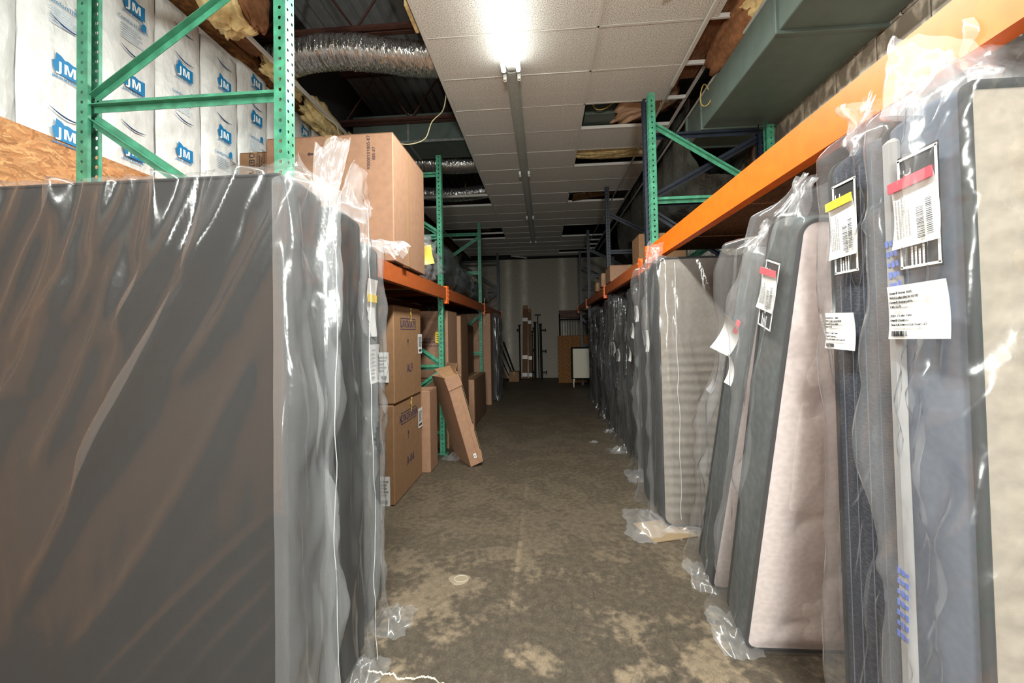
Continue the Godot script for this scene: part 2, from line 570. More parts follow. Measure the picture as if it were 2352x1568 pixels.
func build_room() -> void:
	var st := start()
	var a := [Vector2(-3.0, FRONT + 0.2), Vector2(3.0, FRONT + 0.2), Vector2(3.0, BACK - 0.3), Vector2(-3.0, BACK - 0.3)]
	for q in [[FRONT + 0.2, -8.05, 1.0], [-8.05, BACK - 0.3, -1.0]]:
		for e in [[-3.0, 0], [3.0, 0], [3.0, 1], [-3.0, 0], [3.0, 1], [-3.0, 1]]:
			var z: float = q[e[1]]
			var v := (-1.25 - z) / 6.8
			st.set_uv(Vector2((e[0] + 1.6) / 3.4, v if q[2] > 0 else 2.0 - v))
			st.add_vertex(Vector3(e[0], 0, z))
	for i in 4:
		st.set_uv(Vector2.ZERO)
		var p: Vector2 = a[i]
		var q: Vector2 = a[(i + 1) % 4]
		quad(st, Vector3(p.x, 0, p.y), Vector3(q.x, 0, q.y), Vector3(q.x, -0.2, q.y), Vector3(p.x, -0.2, p.y))
	struct("floor", done(st), M.floor)
	# a worn round floor plug
	var plug := thing("floor_sticker", "small round worn sticker stuck flat on the concrete floor", "sticker", Vector3(-0.54, 0, -2.55))
	st = start()
	var rows := []
	for k in 4:
		var row := PackedVector3Array()
		for i in 21:
			var t := TAU * i / 20
			var r: float = [0.0, 0.03, 0.055, 0.057][k] * (1.0 + 0.08 * sin(3 * t + k))
			row.append(Vector3(r * cos(t) * 1.15, 0.003 if k < 3 else 0.0, r * sin(t)))
		rows.append(row)
	net(st, rows)
	put("sticker_face", done(st), mat(Color(0.47, 0.42, 0.35), 0.8), plug)
	var ring := []
	for i in 20:
		var t := TAU * i / 20
		ring.append(Vector3(0.04 * cos(t) + 0.012, 0.0035, 0.034 * sin(t)))
	put("pale_ring", tube_mesh(ring, 0.0025, 5, true), mat(Color(0.6, 0.57, 0.52), 0.8), plug)

	# back wall: drywall panels, a black panel painting the shade in the gap above
	st = start()
	for k in 1:
		var p := [Vector3(-3, 0, BACK), Vector3(3, 0, BACK), Vector3(3, 3.8, BACK), Vector3(-3, 3.8, BACK)]
		for i in [0, 1, 2, 0, 2, 3]:
			st.set_uv(Vector2((p[i].x + 3.0) / 6.0, 1.0 - p[i].y / 3.8))
			st.add_vertex(p[i])
	box(st, Vector3(0, 1.9, BACK - 0.1), Vector3(6, 3.8, 0.18))
	struct("wall_back", done(st), M.drywall)
	struct("gap_shade_1", span(Vector3(-3, 3.8, BACK - 0.2), Vector3(3, ROOF, BACK - 0.12)), M.dark)
	struct("wall_front_unseen", span(Vector3(-3, 0, FRONT), Vector3(3, ROOF, FRONT + 0.2)), M.dark_wall)  # out of view behind the camera; dark to keep film reflections low
	build_left_wall()
	build_right_wall()


func build_left_wall() -> void:
	var wall := struct("wall_left", span(Vector3(LEFT - 0.35, 0, BACK - 0.3), Vector3(LEFT - 0.14, ROOF, FRONT + 0.2)), M.lumber)
	put("top_plate", span(Vector3(LEFT - 0.14, 3.93, BACK), Vector3(LEFT + 0.03, 4.02, FRONT)), M.lumber, wall)
	put("upper_board", span(Vector3(LEFT - 0.14, 4.02, BACK), Vector3(LEFT - 0.02, ROOF, FRONT)), M.dark_wall, wall)
	# strand board along the foot of the wall, in sheets
	var z := -13.6
	while z < FRONT:
		put("strand_board", span(Vector3(LEFT - 0.02, 0.01, z + 0.003), Vector3(LEFT + 0.0, 2.56, minf(z + 2.437, FRONT)), 0.002), M.osb, wall)
		z += 2.44
	put("facing_sheet", span(Vector3(LEFT - 0.06, 2.5, -9.5), Vector3(LEFT - 0.045, 3.9, FRONT)), M.batt, wall)
	# insulation batts in white printed film
	var seams := [4.38, 2.8, 1.2, 0.0, -0.4, -0.79, -1.17, -1.55, -1.93, -2.32, -2.70, -3.09, -3.487, -3.884, -4.28, -4.68, -5.08, -5.48, -5.88]
	for i in seams.size() - 1:
		put_batt(wall, seams[i], seams[i + 1], i)
	put_batt(wall, -5.88, -9.5, 31)
	put_batt(wall, -9.5, -13.6, 32)


func put_batt(wall: Node, z0: float, z1: float, k: int) -> void:
	var st := start()
	var rows := []
	var top := 3.94 - 0.03 * (k % 3)
	var n := 14 if absf(z0 - z1) < 1 else 4
	for j in 34:
		var y := lerpf(2.45, top, j / 33.0)
		var row := PackedVector3Array()
		for i in n + 1:
			var u := float(i) / n
			var puff := pow(maxf(0.0, 1.0 - pow(absf(2.0 * u - 1.0), 3.5)), 0.6)
			var x := LEFT - 0.04 + 0.032 * puff + 0.012 * wave.get_noise_3d(u * 2.0, y * 1.6, k * 7.0) + 0.005 * ridge.get_noise_3d(u * 5.0 + y * 2.0, y * 3.0, k * 3.0)
			if j == 33:
				x -= 0.05
			row.append(Vector3(x, y, lerpf(z0 - 0.004, z1 + 0.004, u) + 0.006 * wave.get_noise_2d(y * 2.0, k + u)))
		rows.append(row)
	net(st, rows)
	var batt := put("insulation_batt", done(st), M.batt, wall)
	var marks: Array = {
		8: [["J", 2.96], ["J", 2.6], ["S", 3.22], ["S", 2.72], ["C", 3.3]],
		9: [["J", 3.61], ["J", 3.11], ["J", 2.67], ["S", 3.32], ["S", 2.84], ["C", 3.49]],
		10: [["J", 3.42], ["J", 2.82], ["S", 3.53], ["S", 3.09], ["C", 3.24], ["S", 3.74]],
		11: [["J", 3.56], ["J", 3.14], ["C", 2.97], ["S", 3.74], ["S", 3.29], ["J", 2.7]],
		12: [["J", 3.8], ["J", 3.47], ["C", 3.28], ["S", 3.6], ["J", 2.95]],
		13: [["J", 3.5], ["C", 3.7], ["J", 3.1]], 14: [["J", 3.72], ["J", 3.3]],
		6: [["J", 3.0], ["J", 2.6], ["C", 2.8]], 7: [["J", 2.7], ["S", 2.9], ["J", 3.1]],
	}.get(k, [])
	var mid := (z0 + z1) / 2.0
	var facing := Basis(Vector3(0, 0, -1), Vector3(0, 1, 0), Vector3(1, 0, 0))
	for m in marks:
		var at := Vector3(LEFT + 0.006, m[1], mid)
		if m[0] == "J":
			st = start()
			var flag := [Vector2(-0.062, 0.085), Vector2(-0.066, 0.035), Vector2(-0.085, 0.02), Vector2(-0.08, -0.02), Vector2(-0.062, -0.06), Vector2(0.1, -0.062), Vector2(0.1, 0.056), Vector2(0.045, 0.05), Vector2(0.012, 0.062), Vector2(-0.008, 0.055), Vector2(-0.03, 0.074)]
			profile(st, flag, -0.0004, 0.0004)
			put("printed_logo", done(st), M.blue_ink, batt, Transform3D(facing.scaled(Vector3.ONE * 0.78), at))
			lettering(batt, "JM", 0.055, at + Vector3(0.0012, -0.004, -0.006), facing, M.white_ink, "logo_letters", true, true)
			lettering(batt, "Johns Manville", 0.0135, at + Vector3(0.0005, -0.062, 0.0), facing, M.blue_ink, "print", true, true)
		elif m[0] == "S":
			var pts := []
			for i in 11:
				var u := i / 10.0
				pts.append(at + Vector3(0.0, -0.025 * u - 0.02 * sin(u * 3.1), 0.08 - 0.17 * u))
			var r := []
			for i in 11:
				r.append(0.0008 + 0.0035 * sin(PI * i / 10.0))
			put("printed_swoosh", tube_mesh(pts, r, 5), M.swoosh, batt)
		else:
			lettering(batt, "ComfortTherm", 0.021, at + Vector3(0, 0.0, 0.0), facing, M.blue_ink, "print")
			st = start()
			profile(st, [Vector2(0.055, 0.012), Vector2(0.088, 0.0), Vector2(0.088, 0.046), Vector2(0.075, 0.056), Vector2(0.058, 0.046)], -0.0004, 0.0004)
			put("printed_house", done(st), M.blue_ink, batt, Transform3D(facing, at + Vector3(0, 0, 0)))
			lines_of_print(batt, 0.15, 0.1, 7, at + Vector3(0, -0.075, 0), facing, M.pale_print)


func build_right_wall() -> void:
	var wall := struct("wall_right", span(Vector3(RIGHT + 0.02, 0, BACK - 0.3), Vector3(RIGHT + 0.3, ROOF, FRONT + 0.2)), M.mortar)
	var r := 0
	var y := 1.8
	while y < 3.6:
		var z := 0.0 - (0.2 if r % 2 else 0.0)
		while z > -7.4:
			var m: Material = M.block
			put("concrete_block", span(Vector3(RIGHT, y + 0.004, z - 0.395), Vector3(RIGHT + 0.05, y + 0.196, z - 0.003), 0.006), m, wall, Transform3D(Basis.IDENTITY, Vector3(R.randf() * 0.006, 0, 0)))
			z -= 0.4
		r += 1
		y += 0.2
	put("lower_masonry", span(Vector3(RIGHT, 0, BACK), Vector3(RIGHT + 0.04, 1.8, FRONT)), M.block_clean, wall)
	put("far_masonry", span(Vector3(RIGHT, 1.8, BACK), Vector3(RIGHT + 0.04, ROOF, -7.6)), M.block_clean, wall)
	put("near_masonry", span(Vector3(RIGHT, 1.8, 0.0), Vector3(RIGHT + 0.04, ROOF, FRONT)), M.block_clean, wall)
	put("upper_masonry", span(Vector3(RIGHT, 3.6, -7.6), Vector3(RIGHT + 0.04, ROOF, 0.0)), M.block_clean, wall)


func row_z(k: float) -> float:
	return -2.8 - 0.578 * k


func tile(parent: Node, x0: float, x1: float, z0: float, z1: float, tilt := 0.0) -> MeshInstance3D:
	var c := Vector3((x0 + x1) / 2, CEIL + 0.008, (z0 + z1) / 2)
	var key := "tile%.3f %.3f" % [x1 - x0, z0 - z1]
	if not T.has(key):
		T[key] = box_mesh(Vector3.ZERO, Vector3(absf(x1 - x0) - 0.01, 0.016, absf(z0 - z1) - 0.008), 0.003)
	return put("ceiling_tile", T[key], M.ceiling, parent, Transform3D(Basis(Vector3(0, 0, 1), tilt), c + Vector3(0, R.randf_range(-0.002, 0.002), 0)))


func tee(parent: Node, p: Vector3, q: Vector3, wide := 0.024) -> void:
	var st := start()
	bar(st, p, q, wide, 0.003, Vector3.UP)
	bar(st, p + Vector3(0, 0.02, 0), q + Vector3(0, 0.02, 0), 0.004, 0.038, Vector3.UP)
	put("grid_tee", done(st), M.tee, parent)


func build_ceiling() -> void:
	var ceil := Node3D.new()
	ceil.name = "ceiling"
	ceil.set_meta("kind", "structure")
	add_child(ceil)
	var y := CEIL - 0.003
	# runners along the room
	for x in [-2.33, -0.25, 0.47, 1.52]:
		for k in 6:
			tee(ceil, Vector3(x, y, FRONT - k * 3.0), Vector3(x, y, maxf(FRONT - k * 3.0 - 2.995, BACK)))
	for k in 6:
		var z := FRONT - k * 3.0
		put("edge_angle", span(Vector3(-0.945, CEIL - 0.006, z), Vector3(-0.91, CEIL - 0.002, maxf(z - 2.998, BACK))), M.tee, ceil)
		put("edge_upstand", span(Vector3(-0.945, CEIL - 0.006, z), Vector3(-0.941, CEIL + 0.035, maxf(z - 2.998, BACK))), M.tee, ceil)
	var right_gone := [3, 5, 8, 12, 13, 17]
	var left_there := [9, 10, 11, 14, 15, 16, 17]
	for k in range(-12, 19):
		var z0 := row_z(k)
		var z1 := maxf(row_z(k + 1), BACK + 0.02)
		tile(ceil, -0.935, -0.25, z0, z1)
		tile(ceil, -0.25, 0.47, z0, z1)
		if k not in right_gone:
			var edge := 1.52
			if k in [1, 2]:
				edge = 1.33
			elif k == 0:
				edge = 1.4
			elif k > 13:
				edge = 1.2
			tile(ceil, 0.47, edge, z0, z1, -0.004 * (k % 3))
		if k in left_there:
			tile(ceil, -2.33, -0.935, z0, z1)
		if k < 13 or k > 13:
			tee(ceil, Vector3(0.47, y, z0), Vector3(1.52, y, z0), 0.022)
		if k >= 8:
			tee(ceil, Vector3(-2.33, y, z0), Vector3(-0.935, y, z0), 0.022)
		tee(ceil, Vector3(-0.935, y, z0), Vector3(-0.25, y, z0), 0.008)
		tee(ceil, Vector3(-0.25, y, z0), Vector3(0.47, y, z0), 0.008)
	# what covers the room behind the camera and beside the grid
	put("ceiling_panel", span(Vector3(-2.33, CEIL, 0.6), Vector3(-0.95, CEIL + 0.016, FRONT)), M.ceiling, ceil)
	put("ceiling_panel", span(Vector3(1.53, CEIL, -0.8), Vector3(RIGHT, CEIL + 0.016, FRONT)), M.ceiling, ceil)
	put("yellow_edging", span(Vector3(-0.985, 3.885, -3.02), Vector3(-0.955, 4.0, -3.32), 0.006), M.wool, ceil)
	# a loose runner hung just below the tiles
	var h := thing("loose_runner", "long thin white metal runner hanging just below the ceiling tiles", "metal strip", Vector3(1.28, 3.825, 0))
	var st := start()
	bar(st, Vector3(0.02, 0, -1.0), Vector3(0.0, 0, -4.2), 0.03, 0.022)
	put("white_strip", done(st), M.tee, h)
	st = start()
	bar(st, Vector3(0, 0.002, -4.15), Vector3(-0.02, 0.0, -7.2), 0.018, 0.014)
	bar(st, Vector3(-0.02, 0.002, -7.18), Vector3(-0.06, 0.004, -12.5), 0.012, 0.014)
	put("grey_strip", done(st), M.fixture_old, h)
	for z in [-1.5, -4.6, -9.0]:
		st = start()
		bar(st, Vector3(0.0, 0.0, z), Vector3(0.0, 0.06, z), 0.003, 0.003)
		put("hanger_wire", done(st), M.cord, h)
	build_lamps()


func build_lamps() -> void:
	for p in LAMPS:
		strip_fixture(p[0], p[1] + 1.22, true)
	for k in 3:
		strip_fixture(-0.25, -3.82 - k * 2.435, false)


func strip_fixture(x: float, z0: float, lit: bool) -> void:
	var which: String = "lit twin tube fluorescent strip light on the ceiling" if lit else ""
	if lit and z0 > 0:
		which = "unseen fluorescent strip light behind the viewer, placed to light the near mattresses, " + ("closer" if z0 < 2 else "farther") + " one"
	if not lit:
		which = ["first unlit strip light channel, next to the lit tubes", "middle one of three unlit strip light channels without tubes", "unlit strip light channel nearest the back wall"][int((-z0 - 3.0) / 2.43)]
	var t := thing("strip_light", which, "light fixture", Vector3(x, CEIL, z0), "ceiling strip lights")
	var st := start()
	profile(st, [Vector2(-0.062, 0), Vector2(-0.062, -0.022), Vector2(-0.03, -0.06), Vector2(0.03, -0.06), Vector2(0.062, -0.022), Vector2(0.062, 0)], -2.43, 0.0)
	put("channel", done(st), M.fixture if lit else M.fixture_old, t)
	for z in [-0.03, -2.40]:
		for s in [-1, 1]:
			st = start()
			box(st, Vector3(s * 0.065, -0.075, z), Vector3(0.03, 0.05, 0.022), Basis.IDENTITY, 0.004)
			var o := put("lamp_holder", done(st), M.fixture if lit else M.white_ink, t)
			st = start()
			var ring := []
			for i in 10:
				ring.append(Vector3(s * 0.065 + 0.015 * cos(TAU * i / 10), -0.09 + 0.015 * sin(TAU * i / 10), z + (0.016 if z > -1 else -0.016) * -1))
			tube(st, ring, 0.003, 5, true)
			put("lamp_socket", done(st), M.white_ink, o)
	if not lit:
		return
	for s in [-1, 1]:
		st = start()
		tube(st, [Vector3(s * 0.065, -0.09, -0.045), Vector3(s * 0.065, -0.09, -1.2), Vector3(s * 0.065, -0.09, -2.385)], 0.019, 12)
		var o := put("fluorescent_tube", done(st), M.lamp, t)
		for z in [-0.04, -2.39]:
			st = start()
			tube(st, [Vector3(s * 0.065, -0.09, z - 0.012), Vector3(s * 0.065, -0.09, z + 0.012)], 0.0195, 12)
			put("tube_cap", done(st), M.galvanised, o)


func build_roof() -> void:
	# corrugated roof deck
	var st := start()
	var x := -3.0
	while x < 3.0:
		var p := [Vector2(x, 0.0), Vector2(x + 0.09, 0.0), Vector2(x + 0.11, 0.05), Vector2(x + 0.13, 0.05), Vector2(x + 0.15, 0.0)]
		for i in 4:
			quad(st, Vector3(p[i].x, ROOF - 0.15 + p[i].y, BACK - 0.3), Vector3(p[i + 1].x, ROOF - 0.15 + p[i + 1].y, BACK - 0.3), Vector3(p[i + 1].x, ROOF - 0.15 + p[i + 1].y, FRONT + 0.2), Vector3(p[i].x, ROOF - 0.15 + p[i].y, FRONT + 0.2))
		x += 0.15
	box(st, Vector3(0, ROOF + 0.05, (BACK + FRONT) / 2), Vector3(6.4, 0.1, FRONT - BACK + 0.6))
	struct("roof_slab", done(st), M.deck)
	# open web joists across the room
	var labels := ["nearest brown open web roof joist above the near rack", "brown open web roof joist behind the near foil duct", "brown roof joist above the second foil duct", "brown roof joist in the dark beyond the second foil duct", "farthest brown roof joist over the back of the room"]
	for k in 5:
		var z: float = [-3.72, -5.35, -6.95, -8.4, -11.0][k]
		var t := thing("roof_joist", labels[k], "roof joist", Vector3(0, 4.25, z), "open web roof joists")
		for part in [["bottom_chord", 0.0], ["top_chord", 0.62]]:
			st = start()
			for s in [-1, 1]:
				box(st, Vector3(-0.35, part[1], s * 0.028), Vector3(4.5, 0.045, 0.005))
				box(st, Vector3(-0.35, part[1] + (-0.022 if part[1] < 0.1 else 0.022), s * 0.04), Vector3(4.5, 0.005, 0.05))
			put(part[0], done(st), M.primer, t)
		for i in 10:
			var x0 := -2.55 + i * 0.44
			st = start()
			var up := i % 2 == 0
			tube(st, [Vector3(x0, 0.0 if up else 0.62, 0), Vector3(x0 + 0.44, 0.62 if up else 0.0, 0)], 0.011, 6)
			put("web_bar", done(st), M.primer, t)
	# flexible foil ducts across the open bay
	var fl := ["large foil flexible duct across the open ceiling above the near rack", "second foil flexible duct farther back, behind the big carton's top", "third foil flexible duct, just above the first far ceiling panels"]
	for k in 3:
		var d: Array = [[-3.86, 4.07, 0.155], [-6.35, 4.05, 0.13], [-7.75, 4.06, 0.13]][k]
		var t := thing("flexible_duct", fl[k], "air duct", Vector3(0, d[1], d[0]), "foil flexible ducts")
		st = start()
		var rows := []
		for i in 220:
			var u := i / 219.0
			var xx := lerpf(-2.55, -0.82, u)
			var row := PackedVector3Array()
			for j in 25:
				var a := TAU * j / 24
				var r: float = d[2] * (1.0 + 0.012 * sin(u * 210.0) + 0.035 * ridge.get_noise_3d(u * 16.0, cos(a) * 0.8, sin(a) * 0.8 + k * 5) + 0.08 * wave.get_noise_3d(u * 3.0, cos(a), sin(a) + k))
				row.append(Vector3(xx, r * sin(a) * (0.8 if sin(a) < 0 else 1.0) + 0.05 * sin(u * 5.0 + k), r * cos(a) * 1.15 + 0.04 * sin(u * 4.0)))
			rows.append(row)
		net(st, rows)
		put("foil_sleeve", done(st), M.foil, t)
		st = start()
		var ring := []
		for i in 24:
			ring.append(Vector3(-0.86, (d[2] + 0.012) * sin(TAU * i / 24), (d[2] + 0.012) * cos(TAU * i / 24) * 1.1))
		tube(st, ring, 0.02, 6, true)
		put("collar", done(st), M.galvanised, t)
		st = start()
		tube(st, [Vector3(-1.4, 0.17, 0.02), Vector3(-1.41, -0.16, 0.17)], 0.006, 5)
		put("hanger_strap", done(st), M.cord_yellow, t)
	# sheet metal ducts
	var dt := thing("cross_duct", "grey sheet metal duct crossing the open ceiling bay behind the joists", "air duct", Vector3(-1.7, 4.0, -5.75))
	put("duct_body", span(Vector3(-0.8, 0, -0.28), Vector3(0.74, 0.38, 0.28), 0.006), M.duct, dt)
	put("drive_seam", span(Vector3(-0.8, -0.014, 0.28), Vector3(0.74, 0.02, 0.305), 0.003), M.galvanised, dt)
	put("drive_seam", span(Vector3(-0.06, -0.01, -0.28), Vector3(-0.03, 0.385, 0.29), 0.003), M.galvanised, dt)
	var big := thing("sheet_metal_duct", "large grey green sheet metal duct running along the block wall", "air duct", Vector3(1.54, 3.38, 0))
	st = start()
	var z := 3.0
	var n := 0
	while z > -4.55:
		var stop := maxf(z - (1.32 if n != 3 else 1.9), -4.6)
		st = start()
		var k := 0.0 if n % 2 == 0 else 0.008
		box(st, Vector3(0.345, 0.15 + k, (z + stop) / 2), Vector3(0.68 - 2 * k, 0.3, z - stop), Basis.IDENTITY, 0.006)
		put("duct_section", done(st), M.duct, big)
		put("duct_flange", span(Vector3(-0.008, -0.012, stop - 0.015), Vector3(0.69, 0.31, stop + 0.015), 0.004), M.duct, big)
		z = stop
		n += 1
	# the duct's far length, wrapped in black sheet plastic that sags
	st = start()
	var rows := []
	for i in 60:
		var u := i / 59.0
		var zz := lerpf(-4.66, -9.2, u)
		var row := PackedVector3Array()
		for j in 21:
			var v := j / 20.0
			var a := PI * (1.0 + v)
			var sag := 0.3 + 0.16 * absf(sin(u * 7.5)) + 0.05 * wave.get_noise_2d(u * 6, v * 3)
			row.append(Vector3(1.9 + 0.3 * cos(a) + 0.05 * wave.get_noise_2d(u * 9, v * 4), 3.4 + (sag + 0.03 * ridge.get_noise_2d(u * 22, v * 4)) * sin(a) * 1.0 + (0.55 if j in [0, 20] else 0.0), zz))
		rows.append(row)
	net(st, rows)
	var wrap := put("plastic_wrapped_duct", done(st), M.black_plastic)
	tag(wrap, "sagging black plastic sheet wrapped round the far duct by the block wall", "plastic sheet")
	# pipes beside the duct
	var pl := ["upper dark pipe running between the grid edge and the wall duct", "lower dark pipe running between the grid edge and the wall duct", "thin grey conduit running between the grid edge and the wall duct"]
	for k in 3:
		var q: Array = [[1.72, 3.79, 0.035], [1.63, 3.76, 0.03], [1.6, 3.72, 0.014]][k]
		tag(put("pipe", tube_mesh([Vector3(q[0] - 0.02, q[1], 0.5), Vector3(q[0] - 0.04, q[1], -5), Vector3(q[0] - 0.06, q[1], -12)], q[2], 8), M.fixture_old if k == 2 else M.black_metal), pl[k], "pipe", "pipes above the grid edge")
	build_fluff()


func lump(size: Vector3, seed_: float, rough := 0.35, n := 16) -> ArrayMesh:
	# a ragged soft block
	var st := start()
	var rows := []
	for j in n + 1:
		var v := PI * (j / float(n)) - PI / 2
		var row := PackedVector3Array()
		for i in n * 2 + 1:
			var u := TAU * (i % (n * 2)) / (n * 2)
			var d := Vector3(cos(v) * cos(u), sin(v), cos(v) * sin(u))
			var sq := pow(pow(absf(d.x), 4) + pow(absf(d.y), 4) + pow(absf(d.z), 4), -0.25)
			var k := sq * (1.0 + rough * wave.get_noise_3dv(d * 1.6 + Vector3.ONE * seed_) + 0.4 * rough * ridge.get_noise_3dv(d * 4.0 + Vector3.ONE * seed_))
			row.append(d * k * size / 2)
		rows.append(row)
	net(st, rows)
	return done(st)


func build_fluff() -> void:
	var a := thing("insulation_chunk", "yellow fibreglass chunk hanging from the open ceiling at the left wall", "insulation", Vector3(-2.2, 3.93, -2.86), "loose fibreglass")
	put("yellow_wool", lump(Vector3(0.34, 0.46, 0.34), 1.0, 0.25), M.wool, a)
	put("dark_facing", lump(Vector3(0.05, 0.42, 0.3), 2.0, 0.3), M.wool_brown, a, Transform3D(Basis.IDENTITY, Vector3(0.17, -0.01, 0)))
	for k in 5:
		var q: Array = [[-2.48, 3.97, -3.9, 0.14, 0.14, 0.5], [-2.46, 3.9, -4.6, 0.18, 0.24, 0.6], [-2.44, 3.82, -5.4, 0.22, 0.3, 0.7], [-2.46, 3.88, -6.3, 0.2, 0.22, 0.8], [-2.5, 4.0, -3.3, 0.1, 0.1, 0.5]][k]
		tag(put("insulation_tuft", lump(Vector3(q[3], q[4], q[5]), 4.0 + k, 0.5), M.wool if k in [0, 1, 2] else M.wool_brown, null, Transform3D(Basis.IDENTITY, Vector3(q[0], q[1], q[2]))), ["small yellow torn wool above the fourth printed batt", "yellow torn wool tuft beside the near rack post", "large yellow torn wool tuft above the big carton", "brown torn wool in the dark above the far batts", "thin brown wool strip on top of the near batts"][k], "insulation", "loose fibreglass")
	var r := thing("faced_batt", "brown paper faced insulation piece bulging beside the ceiling grid edge", "insulation", Vector3(1.62, 3.84, -3.55), "loose fibreglass")
	put("brown_facing", lump(Vector3(0.22, 0.28, 0.75), 9.0, 0.22), M.wool_brown, r, Transform3D(Basis(Vector3(0, 0, 1), 0.25), Vector3(-0.02, 0, -0.02)))
	put("yellow_wool", lump(Vector3(0.24, 0.26, 0.4), 10.0, 0.4), M.wool, r, Transform3D(Basis(Vector3(0, 0, 1), 0.25), Vector3(0.02, 0.04, 0.36)))
	tag(put("insulation_strip", box_mesh(Vector3.ZERO, Vector3(0.18, 0.02, 1.1)), M.plank, null, Transform3D(Basis(Vector3(0, 0, 1), 0.05), Vector3(1.42, 3.93, -3.7))), "dark brown board showing through the gap at the grid edge", "board")
	tag(put("insulation_roll", lump(Vector3(1.0, 0.16, 0.3), 12.0, 0.3, 20), M.wool, null, Transform3D(Basis.IDENTITY, Vector3(0.98, 3.99, -5.98))), "yellow fibreglass lying over the second gap in the right ceiling bay", "insulation", "loose fibreglass")
	tag(put("insulation_sheet", lump(Vector3(0.62, 0.12, 0.5), 13.0, 0.5), mat(Color(0.83, 0.68, 0.56), 0.95), null, Transform3D(Basis(Vector3(0, 0, 1), 0.25), Vector3(1.2, 4.05, -4.95))), "pale pink insulation sheet over the first gap in the right ceiling bay", "insulation", "loose fibreglass")
	var db := thing("duct_boot", "dark sheet metal box seen through the first gap in the right ceiling bay", "air duct", Vector3(0.75, 3.95, -5.0))
	put("boot_body", span(Vector3(-0.24, 0, -0.2), Vector3(0.12, 0.3, 0.1), 0.006), M.duct, db)
	put("boot_flange", span(Vector3(0.1, 0.12, -0.25), Vector3(0.32, 0.34, 0.05), 0.006), M.deck, db)
	tag(put("fallen_board", box_mesh(Vector3.ZERO, Vector3(0.8, 0.012, 0.42), 0.003), M.lumber, null, Transform3D(Basis(Vector3(0.3, 0, 1).normalized(), 0.14), Vector3(0.95, 3.92, -7.7))), "tilted brown tile hanging in the third gap of the right ceiling bay", "ceiling tile")
	tag(put("fallen_board", box_mesh(Vector3.ZERO, Vector3(1.0, 0.02, 0.3), 0.003), M.plank, null, Transform3D(Basis(Vector3(0, 0, 1), -0.06), Vector3(-1.75, 3.99, -10.2))), "brown board lying over the gap between far left ceiling panels", "board")
	# cords
	tag(put("cord", tube_mesh(curve([Vector3(-0.95, 3.95, -4.25), Vector3(-1.0, 3.78, -4.3), Vector3(-1.12, 3.66, -4.3), Vector3(-1.2, 3.5, -4.32), Vector3(-1.36, 3.44, -4.3), Vector3(-1.5, 3.42, -4.2)]), 0.006, 6), M.cord), "pale cord drooping from the ceiling edge to the big carton", "cord", "loose cords")
	tag(put("cord", tube_mesh(curve([Vector3(-2.34, 3.86, -4.2), Vector3(-2.3, 3.82, -4.35), Vector3(-2.22, 3.76, -4.45), Vector3(-2.2, 3.66, -4.5), Vector3(-2.08, 3.55, -4.6)]), 0.006, 6), M.cord), "pale cord hanging along the left ceiling runner", "cord", "loose cords")
	var loop := []
	for i in 18:
		var t := TAU * i / 18
		loop.append(Vector3(1.51 + 0.045 * sin(t), 3.6 - 0.1 * cos(t), -3.98 + 0.02 * sin(2 * t)))
	tag(put("cord_loop", tube_mesh(loop, 0.005, 6, true), M.cord_yellow), "yellow cord loop hanging under the faced insulation piece", "cord", "loose cords")
	tag(put("cord", tube_mesh(curve([Vector3(0.56, 4.0, -4.7), Vector3(0.62, 3.93, -4.75), Vector3(0.72, 3.93, -4.75), Vector3(0.85, 4.02, -4.75)]), 0.006, 6), M.cord_yellow), "thin cable sagging in the first gap of the right ceiling bay", "cord", "loose cords")
	tag(put("fluff_scrap", lump(Vector3(0.07, 0.05, 0.06), 20.0, 0.6, 8), M.wool_brown, null, Transform3D(Basis.IDENTITY, Vector3(0.93, 3.87, -3.06))), "tiny tan fluff scrap stuck under a ceiling tile near the lit tubes", "insulation")


# ------------------------------------------------------------------ pallet racks
const PITCH := 0.0508
const POST_H := 3.6576


func punched(st: SurfaceTool, o: Vector3, u: Vector3, w: float, cols: int, h: float, r: float) -> void:
	# a steel strip with rows of holes: width along u, height along y
	var n := int(h / PITCH)
	var cw := w / cols
	for k in n:
		for c in cols:
			var mid := o + u * (cw * (c + 0.5)) + Vector3(0, PITCH * (k + 0.5), 0)
			var inner := []
			var outer := []
			for i in 8:
				var a := TAU * i / 8
				var rr := r * (1.25 if i in [1, 2, 3] else 0.95)
				inner.append(mid + u * cos(a) * rr * 0.9 + Vector3(0, sin(a) * rr, 0))
				var g := Vector2(signf(snappedf(cos(a), 0.01)), signf(snappedf(sin(a), 0.01)))
				outer.append(mid + u * g.x * cw / 2 + Vector3(0, g.y * PITCH / 2, 0))
			for i in 8:
				var j := (i + 1) % 8
				quad(st, inner[i], inner[j], outer[j], outer[i])


func post_mesh(h := POST_H) -> ArrayMesh:
	# an open channel: its web faces +x and its lips point to -x
	var key := "post%.2f" % h
	if T.has(key):
		return T[key]
	var st := start()
	var d := 0.036
	var x0 := -0.03
	var x1 := 0.03
	punched(st, Vector3(x1, 0, -d), Vector3(0, 0, 1), 2 * d, 2, h, 0.0075)
	punched(st, Vector3(x0, 0, d), Vector3(1, 0, 0), x1 - x0, 1, h, 0.0085)
	punched(st, Vector3(x0, 0, -d), Vector3(1, 0, 0), x1 - x0, 1, h, 0.0085)
	for s in [-1, 1]:
		box(st, Vector3(x0, h / 2, s * (d - 0.009)), Vector3(0.003, h, 0.018))
	T[key] = done(st)
	return T[key]


